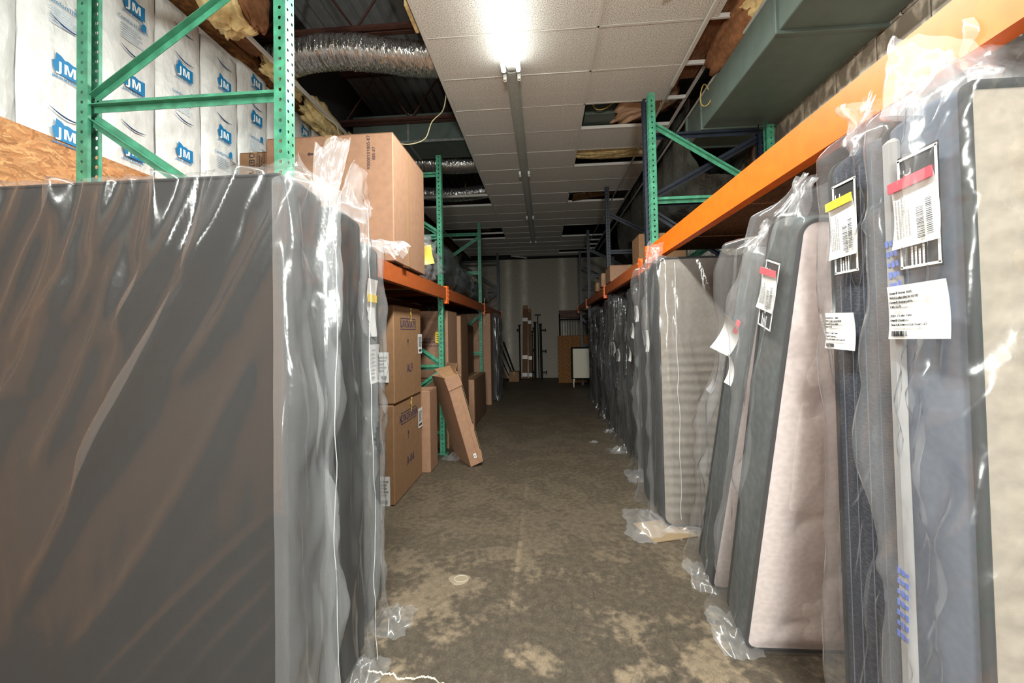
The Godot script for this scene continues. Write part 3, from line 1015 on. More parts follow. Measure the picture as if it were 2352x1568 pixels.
func rack_frame(x: float, z: float, face: int, flip: bool, m: Material, label: String, grp: String, rear_h := POST_H) -> void:
	# face: +1 when the aisle lies at +x. The front post stands at x, the rear one a frame's depth behind.
	var t := thing("rack_frame", label, "rack frame", Vector3(x, 0, z), grp)
	var back := -face * 1.05
	for p in [[0.0, face], [back, -face]]:
		var o := put("post", post_mesh(POST_H if p[0] == 0.0 else rear_h), m, t, Transform3D(Basis(Vector3(p[1], 0, 0), Vector3.UP, Vector3(0, 0, 1)), Vector3(p[0], 0.006, 0)))
		var st := start()
		box(st, Vector3(0, -0.002, 0), Vector3(0.12, 0.008, 0.1), Basis.IDENTITY, 0.002)
		put("foot_plate", done(st), m, o)
	var ys := [0.25, 1.06, 1.86, 2.665, 3.31 if face < 0 and m == M.navy else 3.44]
	for y in (ys.slice(0, 4) if face < 0 and m == M.green else ys):
		if y == 1.86 or y > rear_h - 0.02:
			continue
		put("cross_brace", brace(Vector3(-face * 0.03, y, 0), Vector3(back + face * 0.03, y, 0)), m, t)
	for i in 4:
		var up: bool = (i % 2 == 0) != flip
		var a := Vector3(-face * 0.03, ys[i] + 0.05, 0)
		var b := Vector3(back + face * 0.03, ys[i + 1] - 0.07, 0)
		if not up:
			a.y = ys[i + 1] - 0.07
			b.y = ys[i] + 0.05
		put("diagonal_brace", brace(a, b), m, t)


func brace(p: Vector3, q: Vector3) -> ArrayMesh:
	# a small open channel
	var st := start()
	bar(st, p + Vector3(0, 0, 0.014), q + Vector3(0, 0, 0.014), 0.003, 0.036, Vector3(0, 0, 1))
	var y := (q - p).normalized()
	var n := y.cross(Vector3(0, 0, 1)).normalized()
	for s in [-1, 1]:
		bar(st, p + n * s * 0.017, q + n * s * 0.017, 0.03, 0.003, Vector3(0, 0, 1))
	return done(st)


func rack_beam(x: float, z0: float, z1: float, top: float, tall: float, face: int, m: Material, label: String, grp: String, hook: Material = null) -> void:
	var t := thing("rack_beam", label, "rack beam", Vector3(x, top, 0), grp)
	var st := start()
	var f := face * 0.026
	profile(st, [Vector2(f, 0), Vector2(f, -tall), Vector2(-f, -tall), Vector2(-f, -0.042), Vector2(-f * 0.1, -0.04), Vector2(-f * 0.1, 0)], z0 - 0.045, z1 + 0.045)
	put("beam_bar", done(st), m, t)
	for z in [z0 - 0.043, z1 + 0.043]:
		st = start()
		box(st, Vector3(face * 0.012, -tall * 0.5 - 0.015, z), Vector3(0.05, tall + 0.075, 0.007), Basis.IDENTITY, 0.002)
		box(st, Vector3(face * 0.034, -tall * 0.5 - 0.015, z + (-0.018 if z > (z0 + z1) / 2 else 0.018) * -1), Vector3(0.006, tall + 0.075, 0.042), Basis.IDENTITY, 0.002)
		var o := put("beam_connector", done(st), hook if hook else m, t)
		for k in 3:
			put("rivet", tube_mesh([Vector3(face * 0.037, -0.03 - k * 0.0508, z), Vector3(face * 0.041, -0.03 - k * 0.0508, z)], 0.008, 8), M.galvanised, o)


func build_racks() -> void:
	var lx := -1.262
	var rx := 1.03
	var fl := ["green rack frame rising in front of the printed insulation, behind the wrapped charcoal mattress", "green rack frame right of the big carton, second on the left", "green rack frame by the tall brown cartons, third on the left", "green rack frame farthest back on the left, its dimness put into a darker colour"]
	for k in 4:
		rack_frame(lx, [-2.0, -5.16, -8.42, -11.75][k], 1, k % 2 == 1, M.green if k < 3 else M.navy, fl[k], "left rack frames")  # the last green frame is coloured navy to paint its dimness
	rack_frame(rx, -4.03, -1, false, M.green, "green rack frame at the far end of the bright orange beam", "right rack frames", 3.352)
	var fr := ["navy rack frame directly behind the green frame on the right", "navy rack frame with the long diagonal, beside the ceiling gaps", "navy rack frame behind the small cartons on the right", "navy rack frame farthest back on the right"]
	for k in 4:
		rack_frame([1.005, 0.995, 0.985, 1.0][k], [-4.13, -6.6, -9.4, -11.75][k], -1, k == 0, M.navy, fr[k], "right rack frames", 3.352 if k == 0 else 2.896)
	rack_frame(rx, -0.72, -1, true, M.green, "green rack frame beyond the near end of the bright orange beam", "right rack frames", 3.352)
	var bl := ["rust orange beam under the big carton at the aisle", "rust orange beam under the grey wrapped bundles at the aisle", "rust orange beam of the farthest left bay at the aisle"]
	var zl := [-2.0, -5.16, -8.42, -11.75]
	for k in 3:
		rack_beam(lx + 0.052, zl[k], zl[k + 1], 2.025, 0.14, 1, M.rust_orange, bl[k], "left front beams", M.orange)
		rack_beam(lx - 1.05 - 0.052, zl[k], zl[k + 1], 2.025, 0.14, -1, M.rust_orange, ["rust orange beam along the wall under the big carton", "rust orange beam along the wall under the wrapped bundles", "rust orange beam along the wall in the farthest left bay"][k], "left rear beams", M.orange)
		shelf(lx - 1.05, lx + 0.03, zl[k], zl[k + 1], 2.027, ["plywood shelf under the big carton", "plywood shelf under the grey wrapped bundles", "plywood shelf of the farthest left bay"][k])
	rack_beam(rx - 0.052, -0.72, -4.03, 2.215, 0.145, -1, M.orange, "bright orange beam running along the right above the leaning mattresses", "right front beams")
	rack_beam(rx + 1.05 + 0.052, -0.72, -4.03, 2.215, 0.145, 1, M.orange, "orange beam along the block wall behind the leaning mattresses", "right rear beams")
	var zr := [-4.13, -6.6, -9.4, -11.75]
	for k in 3:
		rack_beam(0.945, zr[k], zr[k + 1], 2.13, 0.12, -1, M.rust_orange, ["rust orange beam above the dark upright mattresses in the second right bay", "rust orange beam under the small cartons on the right", "rust orange beam of the farthest right bay"][k], "right front beams", M.orange)
		shelf(0.97, 2.08, zr[k], zr[k + 1], 2.132, ["board shelf holding the cartons in the second right bay", "board shelf behind the small cartons on the right", "board shelf of the farthest right bay"][k])
	# rough planks lying across the near right beams
	for k in 11:
		var z := -0.86 - k * 0.288
		var o := put("shelf_plank", span(Vector3(0.99, 2.19 + 0.002 * (k % 3), z), Vector3(2.13, 2.213 + 0.002 * (k % 3), z - 0.276), 0.003), M.plank)
		tag(o, "rough brown plank across the right beams, %s counted from the green post" % ["eleventh", "tenth", "ninth", "eighth", "seventh", "sixth", "fifth", "fourth", "third", "second", "first"][k], "plank", "rough planks across the right beams")


func shelf(x0: float, x1: float, z0: float, z1: float, y: float, label: String) -> void:
	var t := thing("shelf_deck", label, "shelf", Vector3(0, y, 0))
	var mid := (z0 + z1) / 2
	put("deck_panel", span(Vector3(x0, 0, z0 - 0.05), Vector3(x1, 0.016, mid + 0.002), 0.002), M.plank, t)
	put("deck_panel", span(Vector3(x0, 0, mid - 0.002), Vector3(x1, 0.016, z1 + 0.05), 0.002), M.plank, t)
	for k in 3:
		var z := lerpf(z0, z1, (k + 0.5) / 3.0)
		put("deck_support", span(Vector3(x0, -0.045, z - 0.02), Vector3(x1, 0.0, z + 0.02), 0.002), M.rust_orange, t)


# ------------------------------------------------------------------ mattresses in plastic
# Local axes: the end that shows at the aisle is at x = 0 and the body runs along +x (dir +1) or -x (dir -1);
# +z faces the camera, y is up.
func mattress(called: String, label: String, grp: String, at: Vector3, dir: int, w: float, h: float, t: float, o := {}) -> Node3D:
	var root := thing(called, label, o.get("cat", "mattress"), at, grp)
	root.rotation.x = o.get("lean", 0.0)
	root.rotation.y = o.get("turn", 0.0)
	var side: Material = o.get("side", M.darkgrey)
	var face: Material = o.get("face", M.darkgrey)
	var rad: float = o.get("rad", 0.05)
	# border band round the edge: an outline with round corners in x, y
	var ring := PackedVector2Array()
	for c in [[w - rad, h - rad, 0.0], [rad, h - rad, PI / 2], [rad, rad, PI], [w - rad, rad, PI * 1.5]]:
		for i in 7:
			var a: float = c[2] + PI / 2 * i / 6.0
			ring.append(Vector2(dir * (c[0] + rad * cos(a)), c[1] + rad * sin(a)))
	ring.append(ring[0])
	var fine := PackedVector2Array()
	for i in ring.size() - 1:
		var k := maxi(1, int(ring[i].distance_to(ring[i + 1]) / 0.12))
		for q in k:
			fine.append(ring[i].lerp(ring[i + 1], float(q) / k))
	fine.append(ring[0])
	var mid := Vector2(dir * w / 2, h / 2)
	var st := start()
	var rows := []
	for j in 9:
		var v := j / 8.0 * 2.0 - 1.0
		var row := PackedVector3Array()
		for i in fine.size():
			var p := fine[i]
			var q := p + (p - mid).normalized() * 0.012 * (1.0 - v * v) * (1.0 + 0.5 * wave.get_noise_3d(p.x * 2, p.y * 2, v))
			row.append(Vector3(q.x, q.y, v * t / 2))
		rows.append(row)
	net(st, rows)
	put("border", done(st), side, root)
	for s in [-1, 1]:
		if s == -1 and not o.get("both", true):
			continue
		st = start()
		rows = []
		var nx: int = o.get("nx", 12)
		var ny: int = o.get("ny", 16)
		for j in ny + 1:
			var row := PackedVector3Array()
			for i in nx + 1:
				var u := float(i) / nx
				var v := float(j) / ny
				var x := u * w
				var y := v * h
				# keep inside the round corners
				var cx := clampf(x, rad, w - rad)
				var cy := clampf(y, rad, h - rad)
				var off := Vector2(x - cx, y - cy)
				if off.length() > rad:
					off = off.normalized() * rad
				var ed := minf(minf(u, 1 - u) * w, minf(v, 1 - v) * h)
				var z: float = t / 2 + o.get("puff", 0.012) * smoothstep(0.0, 0.09, ed)
				if o.has("quilt") and s == 1:
					z += o.quilt.call(x, y) * smoothstep(0.0, 0.06, ed)
				row.append(Vector3(dir * (cx + off.x), cy + off.y, s * z))
			rows.append(row)
		net(st, rows)
		var p := put("face_panel", done(st), face if s == 1 else o.get("rear", face), root)
		if o.has("face_label") and s == 1:
			p.set_meta("label", o.face_label)
		if o.get("piped", true):
			var loop := []
			for q in fine.slice(0, fine.size() - 1):
				loop.append(Vector3(q.x, q.y, s * (t / 2)))
			put("piping", tube_mesh(loop, o.get("pipe", 0.009), 6, true), o.get("piping", M.piping), root)
	return root


# The clear bag: a sheet that goes up round the back, the aisle end and the front, then closes over the top.
func bag(root: Node3D, dir: int, w: float, h: float, t: float, m: Material, o := {}) -> MeshInstance3D:
	var off: float = o.get("off", 0.017)
	var back: float = minf(o.get("back", 0.3), w - 0.05)
	var front: float = minf(o.get("front", 0.4), w - 0.05)
	var step: float = o.get("step", 0.02)
	var row_h: float = o.get("row", 0.03)
	var plan := []  # [point, normal, end weight, axis x]
	var r := 0.028
	var zh := t / 2 + off
	var n := maxi(2, int(back / step))
	for i in n:
		plan.append([Vector2(lerpf(back, r, float(i) / n), -zh), Vector2(0, -1), 0.0])
	var back_n := n
	n = maxi(4, int(r * 1.57 / o.get("fine", step * 0.6)))
	for i in n:
		var a := PI / 2 * i / n
		plan.append([Vector2(r - off - (r) * sin(a), -zh + r - r * cos(a)), Vector2(-sin(a), -cos(a)), float(i) / n])
	n = maxi(2, int((2 * zh - 2 * r) / o.get("fine", step * 0.6)))
	for i in n:
		plan.append([Vector2(-off, lerpf(-zh + r, zh - r, float(i) / n)), Vector2(-1, 0), 1.0])
	n = maxi(4, int(r * 1.57 / o.get("fine", step * 0.6)))
	for i in n:
		var a := PI / 2 * i / n
		plan.append([Vector2(r - off - r * cos(a), zh - r + r * sin(a)), Vector2(-cos(a), sin(a)), 1.0 - float(i) / n])
	n = maxi(2, int(front / step))
	for i in n + 1:
		plan.append([Vector2(lerpf(r, front, float(i) / n), zh), Vector2(0, 1), 0.0])
	var s := 0.0
	var ss := PackedFloat32Array([0.0])
	var s_end := 0.0
	var se := 0.0
	for i in range(1, plan.size()):
		s += plan[i][0].distance_to(plan[i - 1][0])
		ss.append(s)
		if plan[i][2] >= 1.0:
			if s_end == 0.0:
				s_end = s
			se = s
	var wide := se - s_end
	var seed_: float = o.get("seed", 1.0)
	var amp_f: float = o.get("amp", 0.006)
	var amp_e: float = o.get("amp_end", 0.012)
	var fs: float = o.get("freq", 5.0)
	var fins: Array = o.get("fins", [])
	var tops: Array = o.get("top", [[0.0, 0.1], [0.1, 0.05], [0.4, 0.02], [3.0, 0.015]])
	var sway: float = o.get("sway", 0.012)
	var skirt: float = o.get("skirt", 1.0)
	# folds: [s0, y0, s1, y1, bend, height, width], s from the front corner (minus: on the end)
	var folds: Array = o.get("folds", []).duplicate()
	R.seed = int(seed_ * 100)
	for k in o.get("end_folds", 0):
		var y0 := R.randf_range(0.0, h * 0.8)
		var s0 := -R.randf() * wide
		folds.append([s0, y0, clampf(s0 + R.randfn(o.get("pull", 0.03), 0.07), -wide - 0.03, 0.03), minf(h, y0 + R.randf_range(0.25, 1.0)), R.randfn(0.0, 0.02), R.randf_range(0.008, 0.026), R.randf_range(0.009, 0.02)])
	for k in o.get("front_folds", 0):
		var y0 := R.randf_range(0.0, h * 0.85)
		var s0 := R.randf() * front
		var lean: float = o.get("front_lean", 0.2)
		var long := R.randf_range(0.2, 0.8)
		folds.append([s0 + lean * long, y0, s0, minf(h, y0 + long), R.randfn(0.0, 0.03), R.randf_range(0.006, 0.02), R.randf_range(0.009, 0.02)])
	var rows := []
	var ny := int(h / row_h)
	for j in ny + 1:
		var y := h * j / ny
		var row := PackedVector3Array()
		var lift := PackedFloat32Array()
		lift.resize(ss.size())
		for f in folds:
			if y < f[1] or y > f[3]:
				continue
			var v: float = (y - f[1]) / (f[3] - f[1])
			var taper := smoothstep(0.0, 0.3, v) * (1.0 if f[3] >= h - 0.01 else smoothstep(1.0, 0.7, v))
			var at: float = se + lerpf(f[0], f[2], v) + f[4] * sin(v * PI)
			var wd: float = f[6] * (1.0 + 0.6 * (1.0 - v))
			var i0 := ss.bsearch(at - wd * 2.4)
			var i1 := ss.bsearch(at + wd * 2.4)
			for i in range(i0, i1):
				var q: float = (ss[i] - at) / wd
				lift[i] += f[5] * taper * exp(-q * q * (1.0 if q < 0 else 1.6))
		for i in plan.size():
			var p: Vector2 = plan[i][0]
			var e: float = plan[i][2]
			var amp := lerpf(amp_f, amp_e, e)
			var c := wave.get_noise_3d(ss[i] * 2.2, y * 1.1, seed_ + 30.0)
			var g := wave.get_noise_3d(ss[i] * fs, y * fs * 0.22, seed_)
			var d := amp * maxf(0.5 + g, 0.0) + sway * (0.25 + 0.75 * e) * maxf(c + 0.25, 0.0) + lift[i]
			for f in fins:
				var at: float = s_end + f[0] * wide + f[3] * wave.get_noise_2d(y * 1.1, seed_ + f[0] * 7)
				var q: float = (ss[i] - at) / f[2]
				if absf(q) < 2.5:
					d += f[1] * (1.0 + 0.5 * wave.get_noise_2d(y * 2.0, f[0] * 9 + seed_)) * exp(-q * q)
			d += 0.03 * exp(-y / 0.07) * (0.2 + e) * skirt * (1.0 + wave.get_noise_2d(ss[i] * 6.0, seed_))
			if i < back_n:
				d = minf(d * 0.4, 0.02)
			p += plan[i][1] * d
			row.append(Vector3(dir * p.x, y + 0.004, p.y))
		rows.append(row)
	var last: PackedVector3Array = rows[ny]
	var caps: int = o.get("caps", 7)
	for k in range(1, caps + 1):
		var v := float(k) / caps
		var row := PackedVector3Array()
		for i in plan.size():
			var base := last[i]
			var x := maxf(absf(base.x) if base.x * dir > 0 else 0.0, o.get("neck", 0.02))
			var lift := 0.0
			for g in tops.size() - 1:
				if x >= tops[g][0] and x <= tops[g + 1][0]:
					lift = lerpf(tops[g][1], tops[g + 1][1], (x - tops[g][0]) / (tops[g + 1][0] - tops[g][0]))
			var axis := Vector3(dir * (x + o.get("lean_out", 0.0) * lift), 0, o.get("top_z", 0.0))
			var g2 := base.lerp(axis, smoothstep(0.0, 1.0, v) * 0.97)
			g2.y = h + 0.006 + lift * pow(v, 1.3) * (1.0 + 0.5 * wave.get_noise_3d(ss[i] * 4.0, v * 1.2, seed_ + 50))
			g2 += Vector3(0.6, 0.25, 1.0) * 0.012 * v * ridge.get_noise_3d(ss[i] * 5.0, v * 0.9, seed_ + 70) * (1.0 + lift * 18.0)
			row.append(g2)
		rows.append(row)
	var st := start()
	net(st, rows)
	return put(o.get("called", "plastic_bag"), done(st), m, root)


# The welded edge of a bag, standing off the mattress's end.
func seam(root: Node3D, dir: int, x: float, z: float, h: float, seed_: float, r := 0.0018) -> void:
	var pts := []
	for j in 40:
		var y := 0.02 + (h - 0.02) * j / 39.0
		pts.append(Vector3(-dir * (x + 0.03 * wave.get_noise_2d(y * 1.1, seed_)), y, z + 0.03 * wave.get_noise_2d(y * 1.3, seed_ + 5.0)))
	put("bag_seam", tube_mesh(pts, r, 6), M.weld, root)


# A loose end of bag: a flattened, crumpled sleeve that starts narrow and spreads.
func tail(root: Node3D, at: Vector3, along: Vector3, wide: Vector3, length: float, w0: float, w1: float, m: Material, seed_: float, droop := 0.0, slant := 0.0, called := "bag_tail") -> MeshInstance3D:
	var n := along.cross(wide).normalized()
	var rows := []
	for j in 23:
		var v := j / 22.0
		var c := at + along * length * v + Vector3(0, -droop * v * v, 0) + n * 0.02 * wave.get_noise_2d(v * 1.4, seed_)
		var half := lerpf(w0, w1, v * v * (3 - 2 * v)) / 2
		var row := PackedVector3Array()
		for i in 49:
			var a := TAU * (i % 48) / 48
			var k := half * (1.0 + 0.1 * wave.get_noise_3d(cos(a) * 0.8, v * 1.5, seed_ + sin(a) * 0.8))
			var p := c + wide * k * cos(a) + n * half * 0.2 * sin(a)
			p += n * 0.035 * wave.get_noise_3d(cos(a) * 1.1, v * 0.9, seed_ + 5.0 + 0.15 * sin(a)) * (0.2 + v)
			p += n * 0.02 * ridge.get_noise_3d(cos(a) * 0.55 + v * 0.5, v * 0.5, seed_ + 15.0 + 0.1 * sin(a)) * v
			p += along * (0.03 * wave.get_noise_2d(cos(a) * 1.2, seed_ + 8.0) + slant * cos(a)) * v
			row.append(p)
		rows.append(row)
	var st := start()
	net(st, rows)
	return put(called, done(st), m, root)


# A crumple of loose bag lying on the floor.
func puddle(root: Node3D, at: Vector3, sx: float, sz: float, tall: float, m: Material, seed_: float, called := "bag_hem") -> void:
	var rows := []
	for j in 21:
		var v := j / 20.0 - 0.5
		var row := PackedVector3Array()
		for i in 25:
			var u := i / 24.0 - 0.5
			var k := 1.0 - smoothstep(0.2, 0.5, Vector2(u, v).length())
			var y := 0.003 + tall * k * absf(ridge.get_noise_3d(u * 1.1, v * 1.3, seed_)) + 0.004 * k
			row.append(at + Vector3(u * sx * (1 + 0.3 * wave.get_noise_2d(v * 2, seed_)), y, v * sz * (1 + 0.5 * wave.get_noise_2d(u * 2, seed_ + 4))))
		rows.append(row)
	var st := start()
	net(st, rows)
	put(called, done(st), m, root)


# ------------------------------------------------------------------ left side
const AISLE := Basis(Vector3(0, 0, -1), Vector3(0, 1, 0), Vector3(1, 0, 0))  # print that faces the aisle from the left
const UPRIGHT := Basis(Vector3(0, 1, 0), Vector3(-1, 0, 0), Vector3(0, 0, 1))  # print turned a quarter


func carton(label: String, lo: Vector3, hi: Vector3, m: Material, o := {}) -> Node3D:
	var mid := (lo + hi) / 2
	var t := thing("carton", label, "box", Vector3(mid.x, lo.y, mid.z), o.get("grp", "brown cartons"))
	t.rotation.y = o.get("turn", 0.0)
	var s := hi - lo
	put("carton_body", box_mesh(Vector3(0, s.y / 2 - 0.002, 0), Vector3(s.x, s.y - 0.004, s.z), 0.008), m, t)
	for k in 2:  # the two long flaps that meet on top
		put("top_flap", box_mesh(Vector3((k - 0.5) * s.x / 2, s.y - 0.001, 0), Vector3(s.x / 2 - 0.004, 0.004, s.z - 0.01), 0.0015), m, t)
	if o.has("front"):
		put("paler_front_panel", box_mesh(Vector3(0, s.y / 2, s.z / 2 + 0.001), Vector3(s.x - 0.02, s.y - 0.02, 0.003), 0.001), o.front, t)  # paler front face: the light falling on it is put into the colour
	put("tape", box_mesh(Vector3(0, s.y + 0.0016, 0), Vector3(0.06, 0.001, s.z - 0.004)), M.tape, t)
	put("tape", box_mesh(Vector3(0, s.y - 0.05, s.z / 2 + 0.0006), Vector3(0.06, 0.1, 0.001)), M.tape, t)
	return t


func arrows(parent: Node, at: Vector3, b: Basis, k: float, m: Material) -> void:
	# the two "this way up" arrows in a frame
	var st := start()
	for s in [-1, 1]:
		profile(st, [Vector2(s * k * 0.25 - k * 0.05, -k * 0.35), Vector2(s * k * 0.25 + k * 0.05, -k * 0.35), Vector2(s * k * 0.25 + k * 0.05, k * 0.1), Vector2(s * k * 0.25 + k * 0.15, k * 0.1), Vector2(s * k * 0.25, k * 0.35), Vector2(s * k * 0.25 - k * 0.15, k * 0.1), Vector2(s * k * 0.25 - k * 0.05, k * 0.1)], -0.0004, 0.0004)
		for q in [[0, 0.42, 0.42, 0.03], [0, -0.42, 0.42, 0.03], [-0.2, 0, 0.03, 0.84], [0.2, 0, 0.03, 0.84]]:
			box(st, Vector3((s * 0.25 + q[0]) * k, q[1] * k, 0), Vector3(q[2] * k, q[3] * k, 0.0008))
	put("arrow_mark", done(st), m, parent, Transform3D(b, at))


func goblet(parent: Node, at: Vector3, b: Basis, k: float, m: Material) -> void:
	var st := start()
	profile(st, [Vector2(-0.3 * k, 0.5 * k), Vector2(0.3 * k, 0.5 * k), Vector2(0.2 * k, 0.05 * k), Vector2(0.04 * k, -0.1 * k), Vector2(0.04 * k, -0.4 * k), Vector2(0.2 * k, -0.5 * k), Vector2(-0.2 * k, -0.5 * k), Vector2(-0.04 * k, -0.4 * k), Vector2(-0.04 * k, -0.1 * k), Vector2(-0.2 * k, 0.05 * k)], -0.0004, 0.0004)
	put("fragile_mark", done(st), m, parent, Transform3D(b, at))


func sticker(parent: Node, w: float, h: float, at: Vector3, b: Basis, n := 5) -> void:
	var p := paper(parent, "shipping_label", w, h, at, b, M.paper, 0.002, "white paper label")
	lines_of_print(p, w * 0.8, h * 0.55, n, Vector3(0, h * 0.12, 0.003), Basis.IDENTITY, M.grey_ink)
	barcode(p, w * 0.7, h * 0.12, Vector3(0, -h * 0.33, 0.003), Basis.IDENTITY)


func build_left_stock() -> void:
	# three big mattresses on edge at the front
	var a := mattress("wrapped_mattress", "large charcoal mattress in clear plastic, its broad face filling the left", "front left mattresses", Vector3(-0.90, 0.01, -1.54), -1, 1.62, 2.03, 0.23, {"face": M.charcoal, "side": M.charcoal, "piped": true, "pipe": 0.006, "puff": 0.004, "rad": 0.03})
	var falls := []
	R.seed = 77
	for k in 26:  # long folds that fall from the top edge and swing away from the end
		var x := 0.06 * k + R.randf_range(-0.05, 0.05)
		var y1: float = 2.03 if k % 4 != 1 else R.randf_range(1.2, 1.95)
		var y0 := maxf(0.0, y1 - R.randf_range(0.5, 1.7))
		falls.append([x + (y1 - y0) * R.randf_range(0.3, 0.62), y0, x, y1, -R.randf_range(0.03, 0.1), R.randf_range(0.018, 0.04), R.randf_range(0.024, 0.045)])
	for k in 8:  # short pleats under the top edge
		var x := R.randf_range(0.05, 1.4)
		falls.append([x + 0.06, 1.72 - R.randf() * 0.1, x, 2.03, 0.0, R.randf_range(0.01, 0.018), R.randf_range(0.014, 0.024)])
	for k in 5:  # taut pulls from the corner across the foot
		falls.append([0.25 + 0.17 * k, 0.02, -0.02, 0.45 + 0.12 * k, 0.03, 0.014, 0.018])
	bag(a, -1, 1.62, 2.03, 0.23, M.film_clear, {
		"seed": 1.0, "front": 1.57, "back": 0.2, "step": 0.01, "row": 0.016, "freq": 3.5, "amp": 0.012, "amp_end": 0.02, "off": 0.012, "sway": 0.03,
		"folds": falls, "end_folds": 14, "fins": [[0.3, 0.07, 0.018, 0.05]], "skirt": 0.5,
		"top": [[0.0, 0.1], [0.06, 0.075], [0.2, 0.06], [0.3, 0.015], [3.0, 0.008]]})
	bag(a, -1, 1.62, 2.0, 0.23, M.film_milky, {"called": "bag_end", "seed": 1.5, "front": 0.031, "back": 0.05, "step": 0.012, "row": 0.022, "amp_end": 0.025, "off": 0.022, "sway": 0.045, "end_folds": 18, "fins": [[0.35, 0.045, 0.03, 0.05]], "skirt": 0.2, "top": [[0.0, 0.08], [0.1, 0.06], [3.0, 0.01]], "caps": 4})
	seam(a, -1, 0.1, -0.03, 2.1, 1.0)
	tail(a, Vector3(0.03, 2.0, -0.1), Vector3(0.14, 1, 0.0).normalized(), Vector3(1, 0, -0.3).normalized(), 0.25, 0.1, 0.13, M.film_thick, 3.0, 0.0, 0.03)
	var b := mattress("wrapped_mattress", "second charcoal mattress in clear plastic, its narrow end beside the large one", "front left mattresses", Vector3(-0.865, 0.01, -1.835), -1, 1.6, 2.0, 0.21, {"face": M.charcoal, "side": M.charcoal, "pipe": 0.006, "rad": 0.04})
	bag(b, -1, 1.6, 2.0, 0.21, M.film, {
		"seed": 2.0, "front": 0.3, "back": 0.25, "step": 0.011, "row": 0.022, "amp_end": 0.02, "sway": 0.035, "end_folds": 16,
		"fins": [[0.3, 0.05, 0.018, 0.09]], "skirt": 1.2, "top": [[0.0, 0.12], [0.1, 0.09], [0.25, 0.02], [3.0, 0.01]], "lean_out": -0.3})
	seam(b, -1, 0.085, -0.04, 2.05, 2.0)
	tail(b, Vector3(0.02, 1.98, 0.0), Vector3(0.3, 1, -0.1).normalized(), Vector3(0.3, -0.05, -1).normalized(), 0.17, 0.2, 0.16, M.film_thick, 5.0, 0.0, -0.09)
	puddle(b, Vector3(0.06, 0.0, 0.03), 0.18, 0.2, 0.06, M.film_milky, 2.5)
	var c := mattress("wrapped_mattress", "third dark mattress in clear plastic with a yellow marked tag, beside the cartons", "front left mattresses", Vector3(-0.92, 0.01, -2.19), -1, 1.6, 1.94, 0.2, {"face": M.darkgrey, "side": M.greygreen, "pipe": 0.006, "rad": 0.05})
	bag(c, -1, 1.6, 1.94, 0.2, M.film_milky, {
		"seed": 3.0, "front": 0.3, "back": 0.35, "step": 0.014, "row": 0.024, "amp_end": 0.015, "sway": 0.02, "end_folds": 14,
		"fins": [[0.5, 0.03, 0.02, 0.08]], "skirt": 0.5, "top": [[0.0, 0.05], [0.2, 0.03], [3.0, 0.01]]})
	tail(c, Vector3(0.0, 1.93, 0.02), Vector3(1, 0.35, 0.0).normalized(), Vector3(0.1, 0.6, -1).normalized(), 0.2, 0.1, 0.2, M.film_milky, 7.0, 0.12)
	puddle(c, Vector3(0.12, 0.0, 0.04), 0.2, 0.22, 0.07, M.film_milky, 5.5)
	var tg := paper(c, "hang_tag", 0.11, 0.3, Vector3(0.022, 1.6, 0.02), AISLE, M.paper, 0.012, "white tag with a yellow band")
	put("yellow_band", box_mesh(Vector3(0, 0.05, 0.002), Vector3(0.11, 0.04, 0.003)), M.yellow, tg)
	var sl := paper(c, "shipping_label", 0.12, 0.2, Vector3(0.034, 1.31, 0.03), AISLE, M.paper, 0.006, "white shipping label")
	lines_of_print(sl, 0.05, 0.16, 8, Vector3(-0.02, 0, 0.005), Basis.IDENTITY, M.grey_ink)
	barcode(sl, 0.13, 0.02, Vector3(0.045, -0.02, 0.005), UPRIGHT)

	# cartons on the shelf
	var g := carton("largest brown carton standing on the left rack shelf over the aisle", Vector3(-2.215, 2.046, -4.12), Vector3(-1.165, 3.07, -3.26), M.carton, {"grp": "cartons on the left shelf"})
	lettering(g, "93000101005-87", 0.026, Vector3(0.325, 0.87, 0.4305), UPRIGHT, M.carton_ink, "print", true, true)
	lettering(g, "885-87", 0.024, Vector3(0.368, 0.86, 0.4305), UPRIGHT, M.carton_ink, "print", true, true)
	var st := start()
	profile(st, [Vector2(-0.03, 0), Vector2(-0.01, 0.02), Vector2(-0.01, 0.008), Vector2(0.02, 0.008), Vector2(0.02, -0.008), Vector2(-0.01, -0.008), Vector2(-0.01, -0.02)], -0.0004, 0.0004)
	put("arrow_mark", done(st), M.carton_ink, g, Transform3D(Basis.IDENTITY, Vector3(-0.15, 0.88, 0.4305)))
	put("tape", box_mesh(Vector3(0.5255, 0.51, 0.05), Vector3(0.001, 1.0, 0.055)), M.tape, g)
	put("worn_flap", box_mesh(Vector3(0.42, -0.001, 0.15), Vector3(0.2, 0.003, 0.1), 0.001), M.carton_old, g, Transform3D(Basis(Vector3(0, 0, 1), -0.06), Vector3(0.02, 0.02, 0.0)))
	var g2 := carton("darker brown carton behind the rack post, left of the largest carton", Vector3(-2.5, 2.046, -4.05), Vector3(-2.235, 3.0, -3.33), M.carton_old, {"grp": "cartons on the left shelf"})
	lettering(g2, "ZYLIBO", 0.05, Vector3(-0.02, 0.83, 0.361), UPRIGHT, M.carton_ink, "print", true, true)
	lines_of_print(g2, 0.2, 0.09, 6, Vector3(0.055, 0.85, 0.361), UPRIGHT, M.carton_ink)
	# soft wrapped goods
	var pk := thing("wrapped_pack", "crumpled clear plastic pack with a yellow label on the left shelf", "package", Vector3(-1.45, 2.044, -4.6))
	put("pack_contents", lump(Vector3(0.4, 0.34, 0.42), 31.0, 0.2), M.bundle, pk, Transform3D(Basis.IDENTITY, Vector3(0, 0.2, 0)))
